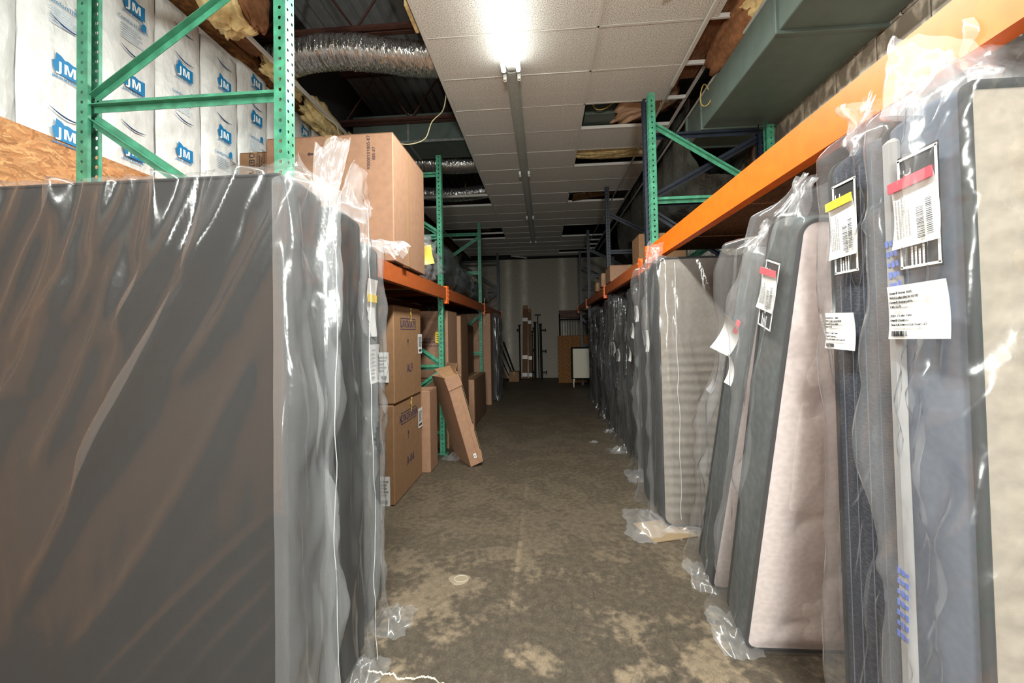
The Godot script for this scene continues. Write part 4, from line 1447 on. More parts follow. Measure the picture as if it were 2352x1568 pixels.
	put("pack_film", lump(Vector3(0.5, 0.42, 0.5), 33.0, 0.45, 26), M.film_thick, pk, Transform3D(Basis.IDENTITY, Vector3(0.0, 0.24, 0)))
	paper(pk, "yellow_label", 0.16, 0.2, Vector3(0.2, 0.26, 0.16), Basis(Vector3(0, 1, 0), 0.5) * Basis(Vector3(0, 0, 1), 0.2), M.yellow, 0.02, "yellow label")
	var ws := ["long dark grey plastic wrapped bundle lying on the left shelf behind the green post", "dark grey plastic wrapped bundle farther back on the left shelf", "low dim bundle at the back end of the left shelf"]
	for k in 3:
		var q: Array = [[-1.6, -5.95, 0.56, 0.56, 1.2], [-1.6, -7.35, 0.56, 0.46, 1.0], [-1.6, -9.2, 0.6, 0.42, 1.3]][k]
		var t := thing("wrapped_bundle", ws[k], "package", Vector3(q[0], 2.044, q[1]), "wrapped bundles on the left shelf")
		put("bundle_body", lump(Vector3(q[2], q[3], q[4]), 40.0 + k, 0.16, 22), M.bundle, t, Transform3D(Basis.IDENTITY, Vector3(0, q[3] / 2 + 0.06, 0)))
		put("bundle_film", lump(Vector3(q[2] + 0.05, q[3] + 0.03, q[4] + 0.05), 44.0 + k, 0.2, 24), M.film_grey, t, Transform3D(Basis.IDENTITY, Vector3(0, q[3] / 2 + 0.06, 0)))
	var sk := thing("loose_plastic", "flat scrap of clear plastic spilling over the left shelf edge under the wrapped pack", "plastic sheet", Vector3(-1.34, 2.044, -4.35))
	puddle(sk, Vector3.ZERO, 0.25, 0.7, 0.06, M.film_thick, 8.0, "film_scrap")
	var st2 := start()
	tube(st2, curve([Vector3(-1.19, 2.16, -8.46), Vector3(-1.18, 2.0, -8.4), Vector3(-1.19, 1.8, -8.38), Vector3(-1.185, 1.62, -8.36)]), 0.006, 5)
	tag(put("cord", done(st2), M.cord), "pale string hanging at the third left rack post", "cord", "loose cords")

	# cartons under the shelf
	var b1 := carton("lower brown carton of the front stack, standing on the floor", Vector3(-2.0, 0.0, -4.42), Vector3(-1.31, 0.86, -3.6), M.carton_old)
	var b2 := carton("upper brown carton of the front stack, with twine hanging down its side", Vector3(-2.0, 0.866, -4.4), Vector3(-1.30, 1.725, -3.6), M.carton_old)
	for q in [[b1, "KONZHIRNA"], [b2, "LAVIVIATY"]]:
		var t: Node3D = q[0]
		put("print_panel", box_mesh(Vector3(-0.09, 0.4, 0.4105 if t == b1 else 0.4005), Vector3(0.42, 0.66, 0.001)), M.carton_dark, t)
		var x: float = 0.3456 if t == b1 else 0.3506
		st = start()
		for e in [[0, 0.05, 0.44, 0.008], [0, -0.05, 0.44, 0.008], [-0.22, 0, 0.008, 0.1], [0.22, 0, 0.008, 0.1]]:
			box(st, Vector3(e[0], e[1], 0), Vector3(e[2], e[3], 0.0008))
		put("print_frame", done(st), M.violet_ink, t, Transform3D(AISLE, Vector3(x, 0.7, 0.0)))
		lettering(t, q[1], 0.065, Vector3(x, 0.7, 0), AISLE, M.violet_ink, "print", true, true)
		goblet(t, Vector3(x, 0.52, 0.02), AISLE, 0.07, M.carton_ink)
		goblet(t, Vector3(x, 0.5, -0.12), AISLE, 0.04, M.carton_pale_ink)
		goblet(t, Vector3(x, 0.48, 0.14), AISLE, 0.03, M.carton_pale_ink)
		lettering(t, "A-04" if t == b1 else "ALF", 0.075, Vector3(x, 0.28, -0.03), AISLE, M.violet_ink, "print", true, true)
		arrows(t, Vector3(0.19, 0.5, 0.412), Basis.IDENTITY, 0.14, M.ink)
		sticker(t, 0.13, 0.26, Vector3(0.24, 0.32 if t == b2 else 0.12, 0.413), Basis.IDENTITY)
		sticker(t, 0.14, 0.2, Vector3(x + 0.002, 0.5 if t == b2 else 0.6, -0.36), AISLE, 7)
		st = start()
		for k in 3:
			tube(st, curve([Vector3(x + 0.004, 0.855, -0.05 - k * 0.02), Vector3(x + 0.006, 0.8, -0.07 + k * 0.015), Vector3(x + 0.004, 0.72 + k * 0.02, -0.06 - k * 0.02)]), 0.003, 5)
		put("twine", done(st), M.cord_yellow, t)
	carton("narrow brown carton standing on end beside the front stack", Vector3(-1.72, 0.0, -4.76), Vector3(-1.228, 0.87, -4.45), M.carton)
	var d1 := carton("tall printed carton with grey ovals behind the green rack post", Vector3(-2.1, 0.9, -5.95), Vector3(-1.235, 1.76, -5.38), M.carton)
	carton("plain brown carton on the floor behind the green rack post", Vector3(-2.1, 0.0, -5.95), Vector3(-1.24, 0.894, -5.38), M.carton_old)
	for k in 3:
		st = start()
		var oval := []
		for i in 20:
			oval.append(Vector2(0.085 * cos(TAU * i / 20), 0.026 * sin(TAU * i / 20)))
		profile(st, oval, -0.0004, 0.0004)
		put("print_oval", done(st), M.carton_pale_ink, d1, Transform3D(Basis.IDENTITY, Vector3(0.02 + (k - 1) * 0.21, 0.76, 0.286)))
		lettering(d1, ["PROCESO", "PIEDRAS", "RECICLADO"][k], 0.026, Vector3(0.02 + (k - 1) * 0.21, 0.815, 0.286), Basis.IDENTITY, M.carton_pale_ink, "print", true, true)
	lettering(d1, "O", 0.04, Vector3(0.0, 0.65, 0.286), Basis.IDENTITY, M.carton_ink)
	lettering(d1, "Y", 0.04, Vector3(0.14, 0.65, 0.286), Basis.IDENTITY, M.carton_ink)
	lettering(d1, "BENEFIT", 0.03, Vector3(0.2, 0.5, 0.286), Basis.IDENTITY, M.violet_ink, "print", true, true)
	lettering(d1, "PADDING", 0.03, Vector3(0.2, 0.46, 0.286), Basis.IDENTITY, M.violet_ink, "print", true, true)
	lettering(d1, "PARA SERVICIO", 0.024, Vector3(0.2, 0.41, 0.286), Basis.IDENTITY, M.violet_ink, "print", true, true)
	var yl := paper(d1, "yellow_label", 0.12, 0.14, Vector3(0.33, 0.52, 0.288), Basis.IDENTITY, M.yellow, 0.001, "yellow label")
	lines_of_print(yl, 0.09, 0.1, 4, Vector3(0, 0, 0.002), Basis.IDENTITY, M.ink)
	carton("tall slim carton whose shaded side is painted dark, just past the green rack post", Vector3(-2.0, 0.0, -6.55), Vector3(-1.19, 1.72, -6.02), M.carton_dark, {"front": M.carton})  # dark body paints the shade on the aisle side
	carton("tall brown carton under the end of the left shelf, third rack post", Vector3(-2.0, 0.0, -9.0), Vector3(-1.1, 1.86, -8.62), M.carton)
	carton("low dark carton, shade put into its colour, on the floor at the aisle, behind the leaning carton", Vector3(-1.35, 0.0, -7.9), Vector3(-1.115, 0.74, -6.66), M.carton_dark, {"front": M.carton})  # shaded body and lit front are both painted here
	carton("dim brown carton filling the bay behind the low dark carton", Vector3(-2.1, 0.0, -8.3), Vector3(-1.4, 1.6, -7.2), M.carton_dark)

	# the worn long carton that leans on the stack
	var l := thing("leaning_carton", "worn long open carton leaning against the stack in the aisle", "box", Vector3(-0.9, 0.02, -4.9))
	l.rotation = Vector3(-0.02, 0.55, 0.27)
	var w := 0.15
	var h := 1.02
	var d := 0.5
	put("paler_front_panel", box_mesh(Vector3(0, h / 2, d / 2), Vector3(w, h, 0.006), 0.002), M.carton, l)
	put("rear_panel", box_mesh(Vector3(0, h / 2, -d / 2), Vector3(w, h, 0.006), 0.002), M.carton, l)
	put("left_panel", box_mesh(Vector3(-w / 2, h / 2, 0), Vector3(0.006, h, d), 0.002), M.carton, l)
	var rp := put("right_panel", box_mesh(Vector3(0.006, h / 2 + 0.0, 0), Vector3(0.006, h, d - 0.03), 0.002), M.carton_shaded, l, Transform3D(Basis(Vector3(0, 1, 0), 0.06), Vector3(w / 2, 0, -0.01)))  # darker card colour paints the shade on this side
	lines_of_print(rp, 0.05, 0.14, 1, Vector3(0.01, 0.16, -0.08), AISLE * Basis(Vector3(0, 0, 1), 1.5), M.carton_ink)
	put("bottom_panel", box_mesh(Vector3(0, 0.003, 0), Vector3(w, 0.006, d), 0.002), M.carton_old, l)
	# torn, flattened packing that shows along the split corner
	put("torn_lining", box_mesh(Vector3(w / 2 - 0.006, h * 0.36, d / 2 - 0.012), Vector3(0.02, h * 0.7, 0.01), 0.003), M.ink, l)
	st = start()
	var torn := []
	for i in 14:
		torn.append(Vector2(0.012 * (i % 3) * R.randf(), i * 0.05))
	torn.append(Vector2(-0.04, 0.66))
	torn.append(Vector2(-0.04, 0.0))
	profile(st, torn, -0.002, 0.002)
	put("torn_edge", done(st), M.carton, l, Transform3D(Basis.IDENTITY, Vector3(w / 2 - 0.008, 0.02, d / 2 + 0.005)))
	var fl := put("top_flap", box_mesh(Vector3(0, 0.0, 0.1), Vector3(w + 0.05, 0.005, 0.3), 0.002), M.carton_old, l, Transform3D(Basis(Vector3(1, 0, 0), 0.35) * Basis(Vector3(0, 0, 1), -0.12), Vector3(0.02, h + 0.06, -0.02)))
	put("torn_corner", box_mesh(Vector3(0.06, -0.02, -0.04), Vector3(0.08, 0.004, 0.06), 0.001), M.carton_old, fl, Transform3D(Basis(Vector3(0, 0, 1), -0.6), Vector3(0.03, 0, 0)))
	put("front_flap", box_mesh(Vector3(0, -0.07, 0.004), Vector3(w + 0.02, 0.14, 0.005), 0.002), M.carton, l, Transform3D(Basis(Vector3(1, 0, 0), 0.0) * Basis(Vector3(0, 0, 1), 0.08), Vector3(-0.01, h, d / 2 + 0.006)))
	put("side_flap", box_mesh(Vector3(0, 0.05, 0), Vector3(0.005, 0.12, d * 0.7), 0.002), M.carton_old, l, Transform3D(Basis(Vector3(0, 0, 1), -0.5), Vector3(w / 2, h, -0.02)))
	var wl := paper(l, "white_label", 0.03, 0.05, Vector3(0.0, 0.1, d / 2 + 0.006), Basis.IDENTITY, M.paper, 0.0, "small white label")
	lines_of_print(wl, 0.02, 0.03, 3, Vector3(0, 0, 0.002), Basis.IDENTITY, M.ink)
	var sc := thing("loose_plastic", "small crumple of clear plastic on the floor behind the leaning carton", "plastic sheet", Vector3(-1.12, 0.0, -5.0))
	puddle(sc, Vector3.ZERO, 0.22, 0.24, 0.06, M.film_thick, 12.0, "film_scrap")

	# dim wrapped mattresses at the far end of the left racks
	for k in 3:
		var t := mattress("wrapped_mattress", ["first dim wrapped mattress on edge past the tall carton at the left rack's end", "second dim wrapped mattress past the tall carton at the left rack's end", "last dim wrapped mattress past the tall carton at the left rack's end"][k], "far left mattresses", Vector3(-1.06, 0.01, -9.3 - 0.32 * k), -1, 1.2, 1.8, 0.24, {"face": M.darkgrey, "side": M.darkgrey, "nx": 4, "ny": 4})
		bag(t, -1, 1.2, 1.8, 0.24, M.film, {"seed": 60.0 + k, "front": 0.2, "back": 0.15, "step": 0.04, "row": 0.05, "freq": 7.0, "amp_end": 0.04, "sway": 0.03, "end_folds": 8})


# ------------------------------------------------------------------ right side
const AISLE_R := Basis(Vector3(0, 0, 1), Vector3(0, 1, 0), Vector3(-1, 0, 0))  # print that faces the aisle from the right


func law_tag(root: Node3D, at: Vector3, turn: float, band: Material, w := 0.105, slip := 0.17, cover := 0.02) -> void:
	# a black sewn-on card in a white frame, half hidden by a white slip with a coloured band
	var b := AISLE_R * Basis(Vector3(0, 0, 1), turn)
	var c := paper(root, "printed_card", w, 0.27, at, b, M.black_tag, 0.0, "black printed card")
	var st := start()
	for q in [[0, 0.127, w, 0.006], [0, -0.127, w, 0.006], [-w / 2 + 0.004, 0, 0.006, 0.255], [w / 2 - 0.004, 0, 0.006, 0.255]]:
		box(st, Vector3(q[0], q[1], 0.002), Vector3(q[2], q[3], 0.001))
	put("card_frame", done(st), M.paper, c)
	lines_of_print(c, 0.05, 0.04, 4, Vector3(-0.005, -0.1, 0.002), UPRIGHT, M.white_ink)
	lettering(c, "SLIC", 0.02, Vector3(-0.025, 0.075, 0.002), UPRIGHT, M.white_ink)
	var s := paper(root, "white_slip", w * 1.12, slip, at + b * Vector3(-0.006, cover, 0.006), b * Basis(Vector3(0, 0, 1), 0.04), M.paper, 0.008, "white slip with a coloured band")
	put("colour_band", box_mesh(Vector3(0, slip / 2 - 0.012, 0.0065), Vector3(w * 1.12, 0.024, 0.003)), band, s)
	lines_of_print(s, slip * 0.6, w * 0.4, 5, Vector3(-w * 0.25, -0.01, 0.004), UPRIGHT, M.grey_ink)
	barcode(s, 0.07, 0.018, Vector3(w * 0.2, -slip * 0.2, 0.006), UPRIGHT)
	barcode(s, 0.08, 0.014, Vector3(w * 0.42, -slip * 0.15, 0.006), UPRIGHT)


func address_label(root: Node3D, at: Vector3, w: float, h: float, turn: float) -> void:
	var b := AISLE_R * Basis(Vector3(0, 0, 1), turn)
	var p := paper(root, "shipping_label", w, h, at, b, M.paper, 0.004, "white shipping label")
	var lines := ["Dowell Home Mills", "904 E Lake Hecht BLVD", "Dowell Home Mills", "108272/9", "", "2001-7 Lake Twin", "Dwell Chateau", "One EA Tower Con Foam #2"]
	for i in lines.size():
		if lines[i]:
			lettering(p, lines[i], h * 0.044, Vector3(-w * 0.43, h * (0.36 - 0.085 * i), 0.005), Basis.IDENTITY, M.ink, "print", false)
	barcode(p, w * 0.28, h * 0.1, Vector3(-w * 0.28, -h * 0.4, 0.005), Basis.IDENTITY)


func build_right_stock() -> void:
	var tufted := func(x, y):
		var d := 0.004 * wave.get_noise_2d(x * 0.9, y * 0.7)
		for k in 7:
			for q in 4:
				var p := Vector2(0.16 + 0.3 * q + 0.15 * (k % 2), 0.16 + 0.27 * k)
				var r := p.distance_to(Vector2(x, y))
				if r < 0.16:
					var a := atan2(y - p.y, x - p.x)
					d -= 0.026 * exp(-r / 0.035) + 0.004 * exp(-r / 0.08) * sin(5.0 * a)
		return d
	var rolls := func(x, y):
		return 0.004 * sin(y * 95.0 + 4.0 * wave.get_noise_2d(x * 0.8, y * 1.2)) * exp(-x / 0.22) + 0.008 * wave.get_noise_2d(x * 1.0, y * 2.0) + 0.012 * ridge.get_noise_2d(x * 1.6, y * 3.2) * exp(-x / 0.16)
	var ribs := func(x, y):
		return 0.0035 * sin(y * 84.0 + 3.0 * wave.get_noise_2d(x * 0.5, y * 1.5)) * smoothstep(1.5, 1.15, y) + 0.004 * wave.get_noise_2d(x * 0.7, y * 3)

	# nearest: slate border, tan top
	var a := mattress("wrapped_mattress", "nearest right mattress in clear plastic, slate blue end and tan quilted face", "front right mattresses", Vector3(0.875, 0.01, -1.04), 1, 1.25, 1.95, 0.2, {"face": M.tan, "side": M.slate, "quilt": rolls, "rad": 0.018, "nx": 50, "ny": 120, "pipe": 0.011, "puff": 0.02, "rear": M.cream, "face_label": "tan quilted fabric"})
	var pulls := [[-0.1, 1.12, -0.09, 1.42, 0.0, 0.014, 0.009], [-0.05, 1.2, -0.08, 1.42, 0.01, 0.012, 0.008], [0.02, 1.1, -0.06, 1.42, 0.01, 0.018, 0.012], [0.1, 1.05, -0.04, 1.38, 0.0, 0.012, 0.01], [-0.08, 1.56, -0.06, 1.74, 0.0, 0.01, 0.008], [-0.14, 1.55, -0.1, 1.95, 0.01, 0.012, 0.009], [0.14, 1.5, -0.03, 1.78, 0.04, 0.014, 0.01], [0.3, 1.7, 0.05, 1.95, 0.05, 0.02, 0.016]]
	for k in 9:
		pulls.append([-0.16, 0.3 + 0.12 * k, -0.02 + 0.02 * (k % 3), 0.62 + 0.13 * k, 0.01, 0.012, 0.011])
	bag(a, 1, 1.25, 1.95, 0.2, M.film, {
		"folds": pulls,
		"seed": 4.0, "front": 1.15, "back": 0.3, "step": 0.012, "row": 0.02, "amp": 0.014, "amp_end": 0.012, "off": 0.012, "sway": 0.016,
		"fins": [[0.05, 0.04, 0.03, 0.03]], "skirt": 0.6, "end_folds": 20, "front_folds": 46, "front_lean": -0.5,
		"top": [[0.0, 0.1], [0.12, 0.13], [0.3, 0.1], [0.6, 0.07], [3.0, 0.03]]})
	tail(a, Vector3(0.02, 1.93, 0.0), Vector3(0.25, 1, 0.15).normalized(), Vector3(1, -0.2, 0.2).normalized(), 0.17, 0.2, 0.26, M.film_thick, 11.0)
	tail(a, Vector3(0.2, 1.95, 0.05), Vector3(0.2, 1, 0.0).normalized(), Vector3(1, -0.1, 0.1).normalized(), 0.17, 0.26, 0.32, M.film_thick, 13.0)
	var weld := curve([Vector3(0.1, 1.93, 0.14), Vector3(0.115, 1.75, 0.15), Vector3(0.1, 1.62, 0.14), Vector3(0.075, 1.5, 0.15), Vector3(0.08, 1.36, 0.145), Vector3(0.11, 1.22, 0.15), Vector3(0.115, 0.9, 0.145), Vector3(0.09, 0.5, 0.15)])
	put("bag_seam", tube_mesh(weld, 0.003, 6), M.weld, a)
	law_tag(a, Vector3(-0.027, 1.72, 0.015), 0.0, M.red, 0.105, 0.16, -0.0)
	address_label(a, Vector3(-0.045, 1.49, 0.02), 0.155, 0.125, 0.02)
	var st := start()  # the blue warning printed along the bag's edge, too worn to read
	for k in 7:
		for q in 3:
			box(st, Vector3((q - 1) * 0.012, -k * 0.026, 0), Vector3(0.008, 0.016 - 0.003 * ((k + q) % 3), 0.0008))
	put("rear_band", span(Vector3(-0.022, 0.03, -0.1), Vector3(0.01, 1.92, -0.058), 0.012), M.white_band, a)
	put("blue_print", done(st), M.bag_print, a, Transform3D(AISLE_R * Basis(Vector3(0, 0, 1), 0.1), Vector3(-0.0235, 1.66, -0.072)))
	put("blue_print", done(st), M.bag_print, a, Transform3D(AISLE_R * Basis(Vector3(0, 0, 1), -0.05), Vector3(-0.0235, 0.86, -0.072)))
	# denim border
	var b := mattress("wrapped_mattress", "second right mattress in clear plastic with a dark denim end and yellow banded tag", "front right mattresses", Vector3(0.885, 0.01, -1.265), 1, 1.2, 1.96, 0.21, {"face": M.tan, "side": M.denim, "pipe": 0.008, "piping": M.piping, "rear": M.cream})
	bag(b, 1, 1.2, 1.96, 0.21, M.film_clear, {
		"seed": 5.0, "front": 0.12, "back": 0.35, "step": 0.013, "row": 0.022, "amp_end": 0.012, "sway": 0.02, "end_folds": 18, "pull": 0.07,
		"fins": [[0.0, 0.03, 0.03, 0.05]], "top": [[0.0, 0.12], [0.15, 0.1], [0.4, 0.04], [3.0, 0.02]]})
	tail(b, Vector3(0.03, 1.93, -0.03), Vector3(0.15, 1, -0.1).normalized(), Vector3(0.8, 0, -0.6).normalized(), 0.16, 0.16, 0.2, M.film_thick, 15.0)
	law_tag(b, Vector3(-0.027, 1.74, -0.01), 0.0, M.yellow, 0.095, 0.17, 0.0)
	address_label(b, Vector3(-0.04, 1.445, -0.03), 0.12, 0.105, -0.03)
	for z in [-0.06, -0.02, 0.03, 0.075]:
		put("stitch_line", span(Vector3(-0.0135, 0.06, z - 0.0007), Vector3(-0.0115, 1.9, z + 0.0007)), M.stitch, b)
	# cream mattress leaning forward
	var c := mattress("wrapped_mattress", "leaning cream tufted mattress with a grey green end and red banded tag", "front right mattresses", Vector3(0.885, 0.037, -2.15), 1, 1.2, 1.9, 0.2, {"lean": 0.285, "face": M.cream, "side": M.greygreen, "quilt": tufted, "nx": 48, "ny": 80, "pipe": 0.008, "puff": 0.025, "face_label": "cream tufted face"})
	bag(c, 1, 1.2, 1.9, 0.2, M.film, {
		"seed": 6.0, "front": 0.9, "back": 0.3, "step": 0.015, "row": 0.024, "amp_end": 0.016, "sway": 0.035, "off": 0.02, "end_folds": 16, "front_folds": 6,
		"fins": [[0.0, 0.045, 0.025, 0.05], [0.85, 0.02, 0.015, 0.03]], "skirt": 1.0, "top": [[0.0, 0.1], [0.1, 0.12], [0.3, 0.04], [3.0, 0.02]]})
	tail(c, Vector3(0.03, 1.88, 0.0), Vector3(0.2, 1, 0.1).normalized(), Vector3(0.7, 0, -0.6).normalized(), 0.17, 0.14, 0.12, M.film_milky, 17.0)
	law_tag(c, Vector3(-0.03, 1.62, 0.0), -0.05, M.red, 0.1, 0.16, 0.02)
	puddle(c, Vector3(-0.02, -0.0, 0.05), 0.2, 0.28, 0.05, M.film_milky, 21.0)
	# dark one leaning behind it
	var d := mattress("wrapped_mattress", "dark leaning mattress in loose plastic with a crumpled red banded slip", "front right mattresses", Vector3(0.905, 0.05, -2.6), 1, 1.15, 1.88, 0.2, {"lean": 0.38, "face": M.cream, "side": M.greygreen, "pipe": 0.008})
	bag(d, 1, 1.15, 1.88, 0.2, M.film, {
		"seed": 7.0, "front": 0.6, "back": 0.4, "step": 0.015, "row": 0.024, "amp_end": 0.02, "sway": 0.045, "end_folds": 16,
		"fins": [[-0.1, 0.06, 0.03, 0.06], [0.5, 0.02, 0.018, 0.05]], "skirt": 1.4, "top": [[0.0, 0.1], [0.2, 0.05], [3.0, 0.02]]})
	tail(d, Vector3(0.03, 1.86, -0.02), Vector3(0.0, 1, 0.15).normalized(), Vector3(0.5, 0, -0.8).normalized(), 0.14, 0.12, 0.1, M.film_milky, 19.0)
	var s1 := paper(d, "white_slip", 0.09, 0.2, Vector3(-0.06, 1.5, 0.0), AISLE_R * Basis(Vector3(0, 0, 1), -0.3) * Basis(Vector3(0, 1, 0), 0.5), M.paper, 0.04, "crumpled white slip with a red edge")
	put("colour_band", box_mesh(Vector3(0.03, 0.06, 0.0), Vector3(0.02, 0.07, 0.004)), M.red, s1)
	paper(d, "white_slip", 0.055, 0.14, Vector3(-0.05, 1.34, 0.05), AISLE_R * Basis(Vector3(0, 0, 1), 0.15), M.paper, 0.015, "small white slip")
	paper(d, "white_slip", 0.04, 0.13, Vector3(-0.06, 1.2, -0.1), AISLE_R * Basis(Vector3(0, 0, 1), -0.1), M.film_thick, 0.02)
	puddle(d, Vector3(0.0, -0.02, 0.05), 0.2, 0.3, 0.05, M.film_milky, 24.0)

	# upright ones under the end of the orange beam
	var f := mattress("wrapped_mattress", "upright taupe ribbed mattress in clear plastic beneath the orange beam's far end", "upright right mattresses", Vector3(0.855, 0.02, -3.4), 1, 1.15, 1.98, 0.27, {"face": M.taupe, "side": M.darkgrey, "quilt": ribs, "nx": 24, "ny": 150, "pipe": 0.008, "puff": 0.02, "rad": 0.07, "face_label": "taupe ribbed face"})
	bag(f, 1, 1.15, 1.98, 0.27, M.film, {
		"seed": 8.0, "front": 0.85, "back": 0.2, "step": 0.017, "row": 0.026, "amp": 0.01, "amp_end": 0.02, "sway": 0.03, "end_folds": 16, "front_folds": 16, "front_lean": 0.2,
		"fins": [[1.35, 0.025, 0.012, 0.02], [0.5, 0.04, 0.018, 0.06]], "skirt": 0.9, "top": [[0.0, 0.07], [0.06, 0.05], [0.1, 0.01], [3.0, 0.004]]})
	tail(f, Vector3(-0.02, 1.95, 0.1), Vector3(0.15, 1, 0.0).normalized(), Vector3(1, 0, -0.3).normalized(), 0.16, 0.14, 0.12, M.film_milky, 26.0)
	var line := []
	for j in 34:
		line.append(Vector3(0.115 + 0.012 * wave.get_noise_2d(j * 0.14, 3.0), 0.06 + 1.88 * j / 33.0, 0.172 + 0.008 * wave.get_noise_2d(j * 0.9, 9.0)))
	put("bag_seam", tube_mesh(line, 0.0025, 6), M.weld, f)
	puddle(f, Vector3(-0.1, -0.015, 0.1), 0.36, 0.5, 0.09, M.film_thick, 27.0)
	puddle(f, Vector3(0.12, -0.015, 0.19), 0.4, 0.16, 0.05, M.film_thick, 28.0)
	paper(f, "shipping_label", 0.09, 0.17, Vector3(-0.045, 1.36, -0.05), AISLE_R, M.paper, 0.008, "white shipping label")
	var card := put("floor_card", box_mesh(Vector3.ZERO, Vector3(0.34, 0.012, 0.3), 0.003), M.card, null, Transform3D(Basis(Vector3(0, 1, 0), 0.3), Vector3(0.84, 0.007, -3.22)))
	tag(card, "flat scrap of cardboard on the floor under the upright taupe mattress", "cardboard")
	var g := mattress("wrapped_mattress", "dark upright mattress in clear plastic just behind the taupe ribbed one", "upright right mattresses", Vector3(0.86, 0.01, -3.78), 1, 1.15, 1.97, 0.24, {"face": M.darkgrey, "side": M.darkgrey, "nx": 6, "ny": 6})
	bag(g, 1, 1.15, 1.97, 0.24, M.film, {"seed": 9.0, "front": 0.2, "back": 0.3, "step": 0.018, "row": 0.028, "amp_end": 0.025, "sway": 0.04, "end_folds": 14, "fins": [[0.5, 0.04, 0.018, 0.08]], "top": [[0.0, 0.08], [0.08, 0.04], [0.12, 0.01], [3.0, 0.004]], "skirt": 1.6})
	paper(g, "shipping_label", 0.09, 0.14, Vector3(-0.05, 1.6, -0.02), AISLE_R, M.paper, 0.008, "white shipping label")
	# the dark rows behind
	var z := -4.36
	for k in 16:
		var h: float = 1.9 - 0.012 * (k % 5) - 0.07 * (1 if k > 7 else 0) - (0.12 if k % 6 == 3 else 0.0)
		if k == 8:
			z -= 0.25
		var x := 0.955 + 0.02 * (k % 3) + (0.02 if k > 7 else 0.0)
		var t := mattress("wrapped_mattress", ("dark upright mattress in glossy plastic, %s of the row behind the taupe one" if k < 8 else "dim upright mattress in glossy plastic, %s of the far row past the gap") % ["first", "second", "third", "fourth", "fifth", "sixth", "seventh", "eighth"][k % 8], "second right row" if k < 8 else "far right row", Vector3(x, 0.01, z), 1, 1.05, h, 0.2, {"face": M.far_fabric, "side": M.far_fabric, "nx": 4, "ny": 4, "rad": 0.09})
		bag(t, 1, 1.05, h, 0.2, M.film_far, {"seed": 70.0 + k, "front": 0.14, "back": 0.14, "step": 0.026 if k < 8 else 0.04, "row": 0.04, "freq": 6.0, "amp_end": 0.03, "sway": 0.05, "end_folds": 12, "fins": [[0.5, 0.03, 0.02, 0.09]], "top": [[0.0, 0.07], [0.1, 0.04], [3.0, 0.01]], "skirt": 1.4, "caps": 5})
		if k in [0, 1, 3, 5]:
			paper(t, "shipping_label", 0.1, 0.15, Vector3(-0.07, [1.45, 1.2, 0, 1.16, 0, 1.22][k], 0.0), AISLE_R * Basis(Vector3(0, 0, 1), 0.1 * (k - 2)), M.paper, 0.01, "white shipping label")
		z -= 0.285
	for k in 3:
		var q: Array = [[-4.4, 0.93, 0.3, 0.34], [-5.3, 0.9, 0.3, 0.2], [-6.3, 0.9, 0.16, 0.14]][k]
		var sc := thing("loose_plastic", ["crumple of clear bag on the floor by the dark second row", "bag corner spread on the floor along the dark second row", "small plastic scrap on the floor at the aisle's right edge, farthest in"][k], "plastic sheet", Vector3(q[1], 0.0, q[0]))
		puddle(sc, Vector3.ZERO, q[2], q[3], 0.07, M.film_thick, 90.0 + k, "film_scrap")
	var scrap := thing("loose_plastic", "tiny plastic scrap alone on the floor in mid aisle", "plastic sheet", Vector3(0.62, 0.0, -5.7))
	puddle(scrap, Vector3.ZERO, 0.12, 0.08, 0.025, M.film_thick, 95.0, "film_scrap")

	# small cartons on the far right shelf
	carton("long light carton with a white label on the second right shelf", Vector3(0.93, 2.15, -6.5), Vector3(1.5, 2.38, -6.05), M.carton, {"grp": "cartons on the right shelf"})
	carton("upright brown carton behind the long light carton on the right", Vector3(1.15, 2.15, -5.6), Vector3(1.7, 2.62, -5.2), M.carton_old, {"grp": "cartons on the right shelf"})
	carton("small brown carton standing on the right shelf by the navy post", Vector3(0.9, 2.15, -7.0), Vector3(1.0, 2.36, -6.75), M.carton, {"grp": "cartons on the right shelf"})
	carton("smallest carton with a red stripe at the right shelf edge", Vector3(0.9, 2.15, -7.75), Vector3(1.02, 2.3, -7.5), M.carton_old, {"grp": "cartons on the right shelf"})


